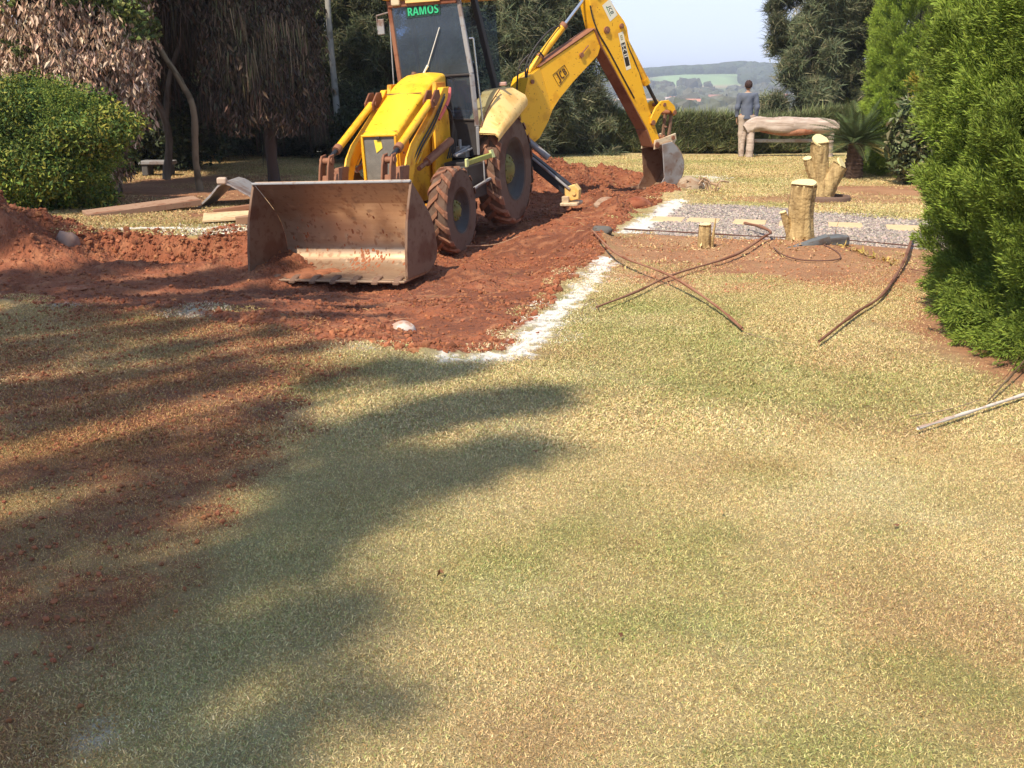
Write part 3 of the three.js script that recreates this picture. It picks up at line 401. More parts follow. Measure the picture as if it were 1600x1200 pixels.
// --- clipped hedge along the edge of the slope
{
  const hg = [1, 2, 3].map((k) => spray(k + 90, 60, .28, .015, [[.13, .165, .055], [.09, .12, .04], [.20, .21, .08], [.15, .14, .07]], 1.1, 0, .14));
  const t = thing('hedge', 'ragged green hedge along the far edge of the lawn', 'hedge', [0, 0, 0]), r = rng(91), L = [];
  const top = (x) => .74 + .34 * fbm(x * .9, 3, 3) + (x < 3 ? .3 * sm(3, 1.6, x) : 0) - .18 * sm(4.6, 5.4, x) * sm(8, 6.4, x);
  for (let i = 0; i < 4600; i++) { const x = .6 + 11 * r(), h = top(x), u = Math.pow(r(), .8), y = .03 + h * u, z = -27.1 + (r() - .5) * .9 * (1 - u * .45) - .0; L.push({ p: V(x, y - .05, z), q: spin(r, V((r() - .5) * .5, 1, .35 + (r() - .5) * .5)), s: .6 + .5 * r(), c: [1, 1, 1].map(() => .65 + .7 * fbm(x * 2, y * 2, 2)) }); }
  mesh('dark_core', box(11, .8, .45, 6.1, .4, -27.15, .1), CORE, t); foliage(t, hg, L);
  const t2 = thing('hedge', 'dark shaded hedge behind the trees left of the machine', 'hedge', [0, 0, 0]), L2 = []; for (let i = 0; i < 4200; i++) { const x = -13 + 14.2 * r(), h = 1.5 + .7 * fbm(x * .8, 9, 3), y = .03 + h * Math.pow(r(), .8); L2.push({ p: V(x, y - .05, -27.6 + (r() - .5) * .9), q: spin(r, V((r() - .5) * .6, 1, .3 + (r() - .5) * .5)), s: .8 + .6 * r(), c: new Array(3).fill(.5 + .5 * fbm(x * 2, y * 2, 2)) }); } mesh('dark_core', box(14, 1.3, .4, -6, .65, -27.7, .1), CORE, t2); foliage(t2, hg, L2);
}
// --- left: leafy bush, creeper hung with dead leaves, weeping tree
{
  const t = thing('bush', 'leafy bright green bush at the left edge of the lawn', 'bush', [-6.35, 0, -14.35]), r = rng(41), L = [], g = [1, 2, 3].map((k) => leaves(k + 50, 54, .17, .062, .028, [[.085, .15, .022], [.16, .21, .028], [.05, .10, .018], [.25, .25, .04]], 0));
  const core = new THREE.SphereGeometry(1, 24, 18).scale(.7, .52, .5).translate(0, .78, 0); raw('dark_core', core, CORE, t);
  for (let i = 0; i < 2300; i++) { const d = rdir(r, .1), k = .96 + 1.25 * (fbm(Math.atan2(d.z, d.x) * 1.9 + 3, d.y * 2.8, 4) - .5), q = k * (.72 + .3 * Math.pow(r(), .4)); const p = V(d.x * 1.02 * q - .1, .72 + d.y * .8 * q, d.z * .85 * q); if (p.y < .05) continue; const tone = .7 + .6 * fbm(p.x * 2 + 4, p.y * 2.4, 3), yel = fbm(p.x * 2.4 + 20, p.y * 2.4, 2) > .58 ? 1.15 : 1; L.push({ p, q: spin(r, rdir(r, .5)), s: .7 + .6 * r(), c: [tone * yel, tone, tone * .8] }); }
  for (let i = 0; i < 330; i++) { const d = rdir(r, .45); d.z = Math.abs(d.z) * .8 - .1; const p0 = V(d.x * .95 - .1, .75 + d.y * .76, d.z * .8), L0 = .08 + .34 * r() * r(), dd = d.clone().add(V(0, .5, 0)).normalize(); for (let k = 0; k < 3; k++) L.push({ p: p0.clone().addScaledVector(dd, L0 * k / 2), q: spin(r, dd), s: .5 - .12 * k + .2 * r(), c: [1, 1.05, .8].map((q) => q * (.8 + .5 * hsh(i, 3))) }); }
  mesh('stem', [0, 1, 2, 3, 4].map((i) => tubeVar([[(i - 2) * .1, 0, 0], [(i - 2) * .3, .5, .1], [(i - 2) * .5, 1.1, .15]], .02, 8, 6)), BARK, t); foliage(t, g, L);
}
{
  const t = thing('creeper_tree', 'tree smothered in creeper hung with dead brown leaves', 'tree', [-6.6, 0, -16.2]), r = rng(43);
  mesh('trunk', tubeVar([[.3, -.1, -.3], [.2, 1.5, -.3], [.0, 3.4, -.2], [-.3, 6, -.2]], (u) => .16 * (1 - u * .5), 20, 10, .15, 7), BARK, t);
  const dg = [1, 2, 3].map((k) => leaves(k + 55, 30, .17, .115, .04, [[.46, .29, .19], [.60, .42, .29], [.34, .20, .125], [.24, .145, .095], [.68, .53, .40]], 1.5)), gg = [1, 2].map((k) => leaves(k + 58, 34, .2, .10, .055, [[.12, .17, .035], [.07, .11, .025], [.18, .2, .05]], .2)), D = [], Gn = [];
  for (let i = 0; i < 1500; i++) { const a = 3.3 + 3.0 * r() + (r() < .25 ? 3.14 : 0), y = .3 + 5.2 * Math.pow(r(), 1.05), w = 1.25 * (.72 + .5 * fbm(a * 2 + 2, y * .9, 3)) * (.55 + .45 * sm(.2, 1.8, y)), q = w * (.65 + .38 * Math.sqrt(r())), p = V(-Math.cos(a) * q, y, -Math.sin(a) * q * .8); const gr = fbm(p.x * 1.3 + 7, y * 1.2 + 3, 3) + (y - 2.2) * .09 + (p.x < -.3 ? .09 : -.05); const tone = .75 + .5 * r(); (gr > .60 ? Gn : D).push({ p, q: new THREE.Quaternion().setFromAxisAngle(UP, r() * 6.283), s: .65 + .6 * r(), c: [tone, tone, tone] }); }
  for (let i = 0; i < 900; i++) { const d = rdir(r), q = Math.cbrt(r()); Gn.push({ p: V(2.0 + d.x * 1.8 * q, 6.1 + d.y * 1.1 * q, .4 + d.z * 1.7 * q), q: spin(r, rdir(r, .3)), s: .9 + .6 * r() }); }  // added crown mass above the view, placed to shade the weeping tree
  foliage(t, dg, D, 'dead_leaves'); foliage(t, gg, Gn, 'green_leaves_and_shade_crown'); raw('dark_core', new THREE.SphereGeometry(1, 20, 16).scale(.75, 2.3, .55).translate(0, 3.2, 0), CORE, t);
}
{
  const t = thing('weeping_tree', 'dark weeping tree with hanging strands shading the ground', 'tree', [-4.15, 0, -18.3]), r = rng(44), S = [], T2 = [];
  mesh('trunk', tubeVar([[0, -.1, 0], [-.03, 1, 0], [.05, 2.2, 0], [-.3, 4.4, 0]], (u) => .105 - .05 * u, 20, 10, .2, 9), std([.07, .045, .035], .95), t);
  mesh('limb', [tubeVar([[-1.72, .1, .5], [-1.62, .9, .5], [-1.85, 1.6, .6], [-2.3, 2.3, .7], [-2.5, 3.2, .6]], (u) => .075 - .045 * u, 20, 8, .2, 5), tubeVar([[-1.66, .9, .5], [-1.55, 1.7, .45], [-1.2, 2.6, .3], [-.6, 3.6, 0]], (u) => .05 - .02 * u, 16, 8, .2, 6), tubeVar([[0, 2.1, 0], [-.5, 3, .3], [-1.2, 3.6, .6]], (u) => .05 - .03 * u, 12, 7), tubeVar([[.02, 2.2, 0], [.25, 3, .2], [.3, 3.5, .3]], (u) => .04 - .02 * u, 10, 7)], BARK, t).userData.kind = 'stuff';
  const strand = (seed, cols) => { const s = new Soup(), q = rng(seed); for (let i = 0; i < 60; i++) { const b = V((q() - .5) * .4, -.35 * q(), (q() - .5) * .34), d = V((q() - .5) * .28, -1, (q() - .5) * .28).normalize(); s.blade(b, d, perp(d, q), .2 + .35 * q(), .008 + .010 * q(), vary(cols[Math.floor(q() * cols.length)], q, .35)); } return s.geo(); };
  const hl = [1, 2, 3].map((k) => leaves(k + 85, 40, .24, .11, .035, [[.085, .05, .033], [.13, .08, .05], [.055, .05, .024], [.05, .032, .02]], 1.6)), H2 = [];
  const sg = [1, 2, 3].map((k) => strand(k + 33, [[.055, .032, .022], [.08, .048, .03], [.04, .027, .018], [.045, .04, .02]])), lit = [4, 5].map((k) => strand(k + 33, [[.17, .12, .075], [.22, .16, .10], [.10, .10, .04]]));  // dark strand colours carry the shade; the second set is lightened as sunlit tips
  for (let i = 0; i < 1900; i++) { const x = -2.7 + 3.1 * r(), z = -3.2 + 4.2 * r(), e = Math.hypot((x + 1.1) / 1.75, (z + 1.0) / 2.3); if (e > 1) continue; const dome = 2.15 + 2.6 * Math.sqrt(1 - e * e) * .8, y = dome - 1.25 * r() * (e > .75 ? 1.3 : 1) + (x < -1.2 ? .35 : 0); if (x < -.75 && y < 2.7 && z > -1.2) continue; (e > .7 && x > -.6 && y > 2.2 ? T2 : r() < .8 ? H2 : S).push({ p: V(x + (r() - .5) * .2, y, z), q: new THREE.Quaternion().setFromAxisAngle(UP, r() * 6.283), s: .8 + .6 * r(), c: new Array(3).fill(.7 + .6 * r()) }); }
  for (let i = 0; i < 2200; i++) { const x = -5 + 6 * r(), z = -5 + 6 * r(), y = 4.2 + 2.2 * r(); if (Math.hypot((x + 1.6) / 2.6, (z + 1.4) / 2.8) > 1) continue; S.push({ p: V(x, y, z), q: new THREE.Quaternion().setFromAxisAngle(UP, r() * 6.283), s: 1 + .5 * r() }); }
  foliage(t, sg, S, 'hanging_strands'); for (let i = 0; i < 900; i++) { const a = r() * 3.14, y = .9 + 3.4 * r(), e = .85 + .25 * fbm(a * 3, y * 1.5, 3), x = -1.1 + Math.cos(a) * 1.75 * e; if (x < -.75 && y < 2.6) continue; H2.push({ p: V(x, y + .3 * fbm(a * 4, 2, 2), -1.0 + Math.sin(a) * 2.1 * e), q: new THREE.Quaternion().setFromAxisAngle(UP, r() * 6.283), s: .7 + .6 * r(), c: new Array(3).fill(.7 + .6 * r()) }); }
  foliage(t, hl, H2, 'hanging_leaves'); foliage(t, lit, T2, 'dry_tips_lit_tone');
}
{ // pale leaning trunk in the shade
  const t = thing('leaning_trunk', 'pale crooked leaning trunk between the dead leaves and the dark tree', 'tree trunk', [-5.1, 0, -16.9]), lb = std([.20, .155, .10], .9, { map: texGrime0() }); mesh('trunk', tubeVar([[.06, -.1, 0], [.02, .5, 0], [.06, 1.3, .05], [-.12, 1.75, .08], [-.34, 2.15, .1], [-.6, 2.9, .1]], (u) => .06 - .025 * u, 40, 10, .25, 21, .2), lb, t);
}
{ // low shrubs in the shade behind
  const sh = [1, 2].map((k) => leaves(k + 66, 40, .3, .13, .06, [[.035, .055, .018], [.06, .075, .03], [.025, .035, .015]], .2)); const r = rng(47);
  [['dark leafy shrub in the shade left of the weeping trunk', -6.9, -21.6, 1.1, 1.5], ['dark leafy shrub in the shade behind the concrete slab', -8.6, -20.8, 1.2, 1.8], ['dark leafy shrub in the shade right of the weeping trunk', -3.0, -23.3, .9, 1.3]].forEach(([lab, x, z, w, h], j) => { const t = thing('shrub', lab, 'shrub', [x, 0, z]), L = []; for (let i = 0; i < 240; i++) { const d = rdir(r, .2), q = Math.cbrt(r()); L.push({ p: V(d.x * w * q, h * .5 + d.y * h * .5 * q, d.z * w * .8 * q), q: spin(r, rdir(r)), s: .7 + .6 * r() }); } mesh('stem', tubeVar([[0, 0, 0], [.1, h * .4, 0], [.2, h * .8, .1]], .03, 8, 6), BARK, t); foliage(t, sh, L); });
}
{ // tall tree outside the frame, behind the camera on the left: its branches throw the streaked shadow on the lawn
  const t = thing('shade_tree', 'tall feathery tree beyond the left edge whose shadow streaks the lawn', 'tree', [-8.6, 0, 4.4]), r = rng(51), L = [], limbs = [];
  mesh('trunk', tubeVar([[0, -.1, 0], [.1, 5, 0], [.2, 9, -.2], [.3, 12.5, -.3]], (u) => .28 * (1 - u * .75), 30, 12, .1, 3), BARK, t);
  const g = [1, 2].map((k) => spray(k + 95, 60, .42, .03, [[.05, .07, .03], [.07, .09, .04]], .3, .4, .3));
  const streak = (gx, gz, len, wid, n, H, ang = -.715) => { const c = V(gx - H * .448, H, gz + H * .64).sub(t.position), d = V(Math.cos(ang), -.06, Math.sin(ang)); for (let i = 0; i < n; i++) { const u = r() - .5; L.push({ p: c.clone().addScaledVector(d, len * u).add(V((r() - .5) * wid, (r() - .5) * .35, (r() - .5) * wid)), q: spin(r, rdir(r)), s: .35 + .45 * r() }); } const a = c.clone().addScaledVector(d, -len * .5), b = c.clone().addScaledVector(d, len * .5); limbs.push(tubeVar([[.2, a.y - 1.2, -.1], [a.x * .6, a.y - .35, a.z * .6], a.toArray(), c.toArray(), b.toArray()], (u) => .03 * (1 - .85 * u) + .003, 12, 5)); };
  for (const s of STREAKS) streak(...s);
  foliage(t, g, L); mesh('limb', limbs, BARK, t).userData.kind = 'stuff';
}
// ---------------------------------------------------------------- the valley: woods and houses far off
{
  const r = rng(81), g = new THREE.IcosahedronGeometry(1, 1), p = g.attributes.position, v = V(); for (let i = 0; i < p.count; i++) { v.fromBufferAttribute(p, i); const k = .75 + .5 * hsh(Math.round(v.x * 50), Math.round(v.y * 50 + v.z * 31)); p.setXYZ(i, v.x * k, v.y * k, v.z * k); } g.computeVertexNormals(); const L = [];
  for (let i = 0; i < 3000; i++) { const d = 330 + 760 * Math.pow(r(), 1.1), x = d * (-.15 + .5 * r()); if (fbm(x * .012 + 4, d * .014, 3) < .46 + .12 * r()) continue; const s = 2.2 + 3.4 * r(); L.push({ p: V(x, farY(x, -d) + s * .55, -d), q: new THREE.Quaternion().setFromAxisAngle(UP, r() * 6), s: V(s * (.8 + r() * .6), s * (.9 + .5 * r()), s), c: vary([.10, .105, .07], r, .35) }); }
  for (let i = 0; i < 1500; i++) { const d = 1380 + 60 * r(), x = d * (.06 + .34 * r()), s = 4.5 + 5 * r() * (fbm(x * .02, 2, 2) + .3); L.push({ p: V(x, farY(x, -d) + s * .6, -d), q: new THREE.Quaternion(), s: V(s * 1.2, s, s), c: vary([.05, .07, .035], r, .3) }); }
  for (let i = 0; i < 900; i++) { const d = 1120 + 260 * r(), x = d * (.215 + .1 * r()), s = 5 + 3 * r(); L.push({ p: V(x, farY(x, -d) + s * .4, -d), q: new THREE.Quaternion(), s, c: vary([.06, .08, .045], r, .3) }); }
  const w = new THREE.Group(); w.name = 'distant_woods'; scene.add(w); tag(w, 'hazy woods scattered over the valley and hilltop', 'woods', null, 'stuff'); inst('tree_mass', g, std([1, 1, 1], 1), L, w);
  const walls = [std([.72, .66, .6], .9), std([.6, .5, .42], .9)], roofs = [std([.45, .21, .14], .9), std([.52, .33, .24], .9), std([.55, .5, .46], .9)];
  const H = [[.176, 540, 0, 0, 16], [.184, 552, 0, 1, 14], [.191, 538, 1, 0, 12], [.170, 600, 0, 0, 12], [.197, 590, 0, 1, 10], [.205, 520, 1, 2, 13], [.128, 640, 0, 1, 12], [.147, 660, 1, 2, 14], [.112, 700, 0, 0, 12], [.20, 660, 0, 0, 12], [.165, 500, 0, 2, 10], [.104, 610, 1, 1, 14], [.178, 700, 0, 1, 14], [.236, 520, 0, 1, 12], [.245, 600, 1, 0, 12]];
  const where = ['the red roofed house largest in the valley middle', 'pale house with tan roof next to the largest red roofed house', 'tan walled house right of the largest red roofed house', 'small red roofed house up the valley behind the cluster', 'small tan roofed house right of the valley cluster', 'grey roofed house just above the hedge near the person', 'tan roofed house in the valley left of the cluster', 'grey roofed house on the pale band of the valley', 'red roofed house far left by the digging arm', 'red roofed house high in the valley near the person', 'low white house just above the hedge top', 'tan house close right of the dipper arm', 'tan roofed house highest in the valley cluster', 'pale house seen right of the person', 'red roofed house beside the feathery tree'];
  const vr = rng(83), vl = [], vw = []; for (let i = 0; i < 70; i++) { const d = 500 + 380 * vr(), x = d * (.085 + .19 * vr()), s = .45 + .4 * vr(), p0 = V(x, farY(x, -d) + 1.5 * s, -d), q = new THREE.Quaternion().setFromAxisAngle(UP, vr() * 1.4 - .7); vl.push({ p: p0.clone().add(V(0, 2 * s, 0)), q, s, c: vary(vr() < .6 ? [.42, .2, .14] : [.42, .36, .32], vr, .2) }); vw.push({ p: p0, q, s, c: vary([.58, .5, .44], vr, .15) }); }
  const vg = new THREE.Group(); vg.name = 'distant_village'; scene.add(vg); tag(vg, 'hazy village of tiny roofs spread over the valley', 'village', null, 'stuff'); inst('roof', extr([[-4, 0], [4, 0], [0, 2.6]], 11.8, .02).rotateY(Math.PI / 2), std([1, 1, 1], .9), vl, vg); inst('wall', box(11, 4, 7, 0, 0, 0, .05), std([1, 1, 1], .9), vw, vg);
  H.forEach(([k, d, w1, r1, s0], i) => { const s = s0 * .72, x = k * d, t = thing('house', where[i], 'house', [x, farY(x, -d) + 1.5, -d], (i * 1.7) % 1.2 - .6, 'houses in the valley'); mesh('wall', box(s, 4, s * .6, 0, 0, 0, .05), walls[w1], t); mesh('roof', extr([[-s * .36, 0], [s * .36, 0], [0, 2.4]], s * 1.08, .02).rotateY(Math.PI / 2).translate(0, 2, 0), roofs[r1], t); });
}
// ---------------------------------------------------------------- the backhoe loader: x its left, y up, z its front
const fontB = await new FontLoader().loadAsync('fonts/droid/droid_sans_bold.typeface.json');
const bh = thing('backhoe_loader', 'yellow backhoe loader with raised rear boom digging red soil', 'backhoe loader', [-.73, -.17, -14.16]);
bh.rotation.set(THREE.MathUtils.degToRad(2), THREE.MathUtils.degToRad(-19), THREE.MathUtils.degToRad(2.5), 'YXZ'); bh.updateMatrixWorld(true);
const part = (n, g, m, p = bh) => mesh(n, g, m, p);
{ // loader bucket
  const prof = [[3.44, .935], [3.27, .78], [3.09, .60], [3.0, .47], [2.945, .32], [2.925, .18], [2.96, .08], [3.05, .01], [3.2, -.025], [3.45, -.02], [3.71, -.01]];
  const nrm = prof.map((p, i) => { const a = prof[Math.max(0, i - 1)], b = prof[Math.min(prof.length - 1, i + 1)], l = Math.hypot(b[0] - a[0], b[1] - a[1]); return [(b[1] - a[1]) / l, -(b[0] - a[0]) / l]; });
  const curve = new THREE.SplineCurve(prof.map((p) => new THREE.Vector2(...p))).getPoints(40).map((p) => [p.x, p.y]);
  const off = curve.map((p, i) => { const a = curve[Math.max(0, i - 1)], b = curve[Math.min(curve.length - 1, i + 1)], l = Math.hypot(b[0] - a[0], b[1] - a[1]); return [p[0] + (b[1] - a[1]) / l * .03, p[1] - (b[0] - a[0]) / l * .03]; });
  const shell = toCreasedNormals(extrX([...curve, ...off.reverse()], 1.83, 0, .004), .6);
  const side = [...curve.slice(), [3.72, .02], [3.69, .25], [3.62, .55], [3.52, .78]];
  const sidePl = side.map((p) => [p[0], p[1]]);
  const b = part('loader_bucket', [shell], M.steel);
  for (const s of [-1, 1]) part('side_plate', extrX(sidePl, .028, s * .925, .004), M.plate, b);  // end plates in a darker brown than the shell, standing in for shade
  part('top_lip', barBox([-.93, .94, 3.445], [.93, .94, 3.445], .05, .025), M.grey, b);
  part('cutting_edge', box(1.86, .022, .17, 0, -.028, 3.71, .006), M.steel, b);
  for (let i = 0; i < 8; i++) { const x = -.84 + i * .24; part('tooth', [extrX([[3.66, .012], [3.74, .005], [3.82, -.03], [3.82, -.05], [3.66, -.05]], .075, x, .008)], M.brown, b); }
  for (const s of [-1, 1]) part('hinge_plate', [extrX([[3.08, .74], [2.88, .72], [2.70, .35], [2.76, .16], [2.87, .16], [2.88, .36]], .03, s * .33), extrX([[3.08, .74], [2.88, .72], [2.70, .35], [2.76, .16], [2.87, .16], [2.88, .36]], .03, s * .43)], M.rust, b);
  // clods of soil stuck to the inside
  const r = rng(5), st = []; const C = new THREE.SplineCurve(prof.map((p) => new THREE.Vector2(...p)));
  for (let i = 0; i < 150; i++) { const cl = r() < .5, t = cl ? .52 + .3 * r() : .22 + .68 * r(), p = C.getPoint(t), d = C.getTangent(t), x = cl ? .12 + (r() + r() - 1) * .22 : (r() - .5) * 1.75; const g = new THREE.IcosahedronGeometry(1, 1); const s = .007 + .016 * r() * r() * (cl ? 1.5 : 1); g.scale(s * .9, s * (1 + 1.6 * r()), .004); g.applyMatrix4(M4().makeBasis(V(1, 0, 0), V(0, d.y, d.x).negate(), V(0, d.x, -d.y).normalize())); g.translate(x, p.y - d.x * 0, p.x); st.push(g); }
  for (let i = 0; i < 60; i++) { const g = new THREE.IcosahedronGeometry(.03 + .05 * r(), 1), u = r(); g.scale(1.3, .5, 1); const t = .83 + .15 * r(), p = C.getPoint(t); g.translate(-.45 + (r() + r() - 1) * .5 + .1, p.y - .005, p.x); st.push(g); }
  tag(part('stuck_soil', st, std([.30, .11, .05], .95), b), 'red soil stuck inside the bucket', null, null, 'stuff');
}
// loader arms, rams, levers
for (const s of [-1, 1]) {
  const x = s * .38, arm = part('loader_arm', [extrX([[1.02, 1.80], [1.2, 1.80], [1.60, 1.50], [2.12, 1.22], [2.28, 1.08], [2.46, .78], [2.86, .30], [2.74, .18], [2.58, .34], [2.34, .70], [2.18, .98], [2.04, 1.10], [1.52, 1.38], [1.1, 1.66]], .075, x)], M.orange);
  part('arm_edge', [barBox([x, 1.115, 1.97], [x, .99, 2.14], .1, .016), barBox([x, 1.375, 1.5], [x, 1.125, 1.97], .1, .016)], M.yellow, arm);
  part('tip_plate', extrX([[2.36, 1.0], [2.52, 1.0], [2.66, .62], [2.48, .6]], .1, x), M.rust, arm);
  const ram = part('tilt_ram', rod([x, 1.64, 1.56], [x, 1.2, 2.52], .043), M.yellow);
  part('ram_rod', rod([x, 1.2, 2.52], [x, 1.1, 2.76], .026), M.navy, ram); part('ram_collar', rod([x, 1.225, 2.47], [x, 1.19, 2.54], .05), M.rust, ram);
  part('ram_bracket', [extrX([[1.38, 1.78], [1.5, 1.78], [1.64, 1.66], [1.62, 1.58], [1.5, 1.6], [1.36, 1.7]], .02, x - .05), extrX([[1.38, 1.78], [1.5, 1.78], [1.64, 1.66], [1.62, 1.58], [1.5, 1.6], [1.36, 1.7]], .02, x + .05), rod([x - .07, 1.65, 1.56], [x + .07, 1.65, 1.56], .03)], M.rust, ram);
  part('bucket_lever', [extrX([[2.7, 1.17], [2.8, 1.16], [2.86, 1.05], [2.98, .62], [2.9, .56], [2.76, .9]], .022, x - .05), extrX([[2.7, 1.17], [2.8, 1.16], [2.86, 1.05], [2.98, .62], [2.9, .56], [2.76, .9]], .022, x + .05), rod([x - .075, 1.1, 2.77], [x + .075, 1.1, 2.77], .038), barBox([x, .95, 2.84], [x, .62, 2.94], .06, .03)], M.rust);
  part('lift_ram', [rod([x + s * .02, 1.16, 1.06], [x + s * .02, .98, 1.82], .05), rod([x + s * .02, .98, 1.82], [x + s * .02, .93, 2.05], .028)], M.rust);
  part('loader_tower', [extrX([[.92, 1.86], [1.2, 1.86], [1.3, 1.5], [1.42, .62], [.86, .62], [.86, 1.4]], .05, s * .30)], M.orange);
}
part('arm_crosstube', rod([-.4, .74, 2.38], [.4, .74, 2.38], .06), M.orange);
{ // hood, engine sides, grille
  const st = [[2.215, .215, 1.325], [2.18, .222, 1.36], [1.95, .23, 1.485], [1.7, .237, 1.615], [1.45, .243, 1.735], [1.21, .248, 1.85], [1.0, .25, 1.92], [.84, .25, 1.955], [.72, .25, 1.96]], pos = [], id = [], N = 17;
  const sec = (w, yt, yb) => { const p = [[-w, yb]], rr = .055; for (let k = 0; k <= 5; k++) { const a = Math.PI - k / 5 * Math.PI / 2; p.push([-w + rr + rr * Math.cos(a), yt - rr + rr * Math.sin(a)]); } for (const t of [-.6, -.2, .2, .6]) p.push([t * (w - rr), yt + .018 * (1 - t * t)]); for (let k = 0; k <= 5; k++) { const a = Math.PI / 2 - k / 5 * Math.PI / 2; p.push([w - rr + rr * Math.cos(a), yt - rr + rr * Math.sin(a)]); } p.push([w, yb]); return p; };
  const rows = st.map(([z, w, yt]) => sec(w, yt, yt - .17).map((q) => [q[0], q[1], z])); const n = rows[0].length;
  rows.forEach((r) => r.forEach((q) => pos.push(...q))); for (let i = 0; i < rows.length - 1; i++) for (let j = 0; j < n - 1; j++) { const a = i * n + j, b = a + n; id.push(a, a + 1, b, a + 1, b + 1, b); }
  const g = new THREE.BufferGeometry(); g.setAttribute('position', new THREE.Float32BufferAttribute(pos, 3)); g.setIndex(id); g.computeVertexNormals();
  const hood = part('hood', [g], M.hood);
  part('hood_seam', [box(.44, .006, .012, 0, 1.368, 2.165, .002)], M.brown, hood);
  for (const s of [-1, 1]) {
    const e = part('engine_side', extrX([[2.2, 1.2], [1.7, 1.47], [1.21, 1.7], [.8, 1.8], [.74, 1.8], [.74, .55], [1.3, .5], [1.9, .5], [2.2, .62]], .03, s * .226), M.orange);
    part('louvre_panel', [extrX([[1.92, 1.30], [1.5, 1.54], [1.5, 1.44], [1.92, 1.2]], .012, s * .246)], M.dark, e);
    tag(part('diamond_mark', [extrX([[1.68, 1.32], [1.8, 1.14], [1.66, .98], [1.55, 1.17]], .008, s * .245, .002)], M.grey, e), 'grey diamond patch on the engine side');
    part('diamond_centre', [extrX([[1.675, 1.24], [1.73, 1.15], [1.665, 1.06], [1.61, 1.16]], .008, s * .249, .002)], M.dark, e);
  }
  const meshT = tex(128, (u, v) => { const k = (Math.sin(u * 6.283 * 16) * Math.sin(v * 6.283 * 16) > 0 ? .5 : 1) * (.8 + .4 * fbm(u * 6, v * 6, 3, 6)); return [.24 * k, .225 * k, .2 * k]; }, 4);
  const gr = part('grille', box(.385, .72, .02, .004, .955, 2.2, .004), std([1, 1, 1], .8, { map: meshT }));
  part('grille_frame', [box(.03, .75, .05, -.205, .94, 2.21), box(.03, .75, .05, .212, .94, 2.21), box(.44, .03, .05, .004, 1.325, 2.213)], M.yellow, gr);
  tag(part('sticker', extr([[-.055, .06], [.035, .05], [.045, -.03], [-.035, -.085]], .006, .001).translate(-.005, 1.215, 2.214), std([.9, .68, .06], .6), gr), 'torn yellow sticker on the grille');
  part('front_nose', [box(.44, .12, .3, 0, .54, 2.1, .03), box(.36, .3, .4, 0, .42, 1.85, .03)], M.brown);
  part('front_axle', [box(1.1, .15, .18, 0, .42, 1.85, .03), rod([0, .42, 1.85], [.56, .42, 1.85], .07)], M.orange);
  part('axle_bracket', [box(.05, .14, .09, .47, .42, 1.98)], M.yellow); part('axle_bracket', [box(.035, .14, .04, .60, .41, 1.96)], M.yellow);
  part('red_hose', tubeVar([[.36, 1.78, .86], [.375, 1.68, .98], [.37, 1.56, 1.12], [.355, 1.43, 1.27]], (t) => .018 + .02 * Math.sin(Math.PI * clamp(t * .96 + .02)), 24, 10), M.pink);
  part('exhaust_stub', rod([-.12, 1.9, .85], [-.12, 1.99, .83], .03), M.brown);
}
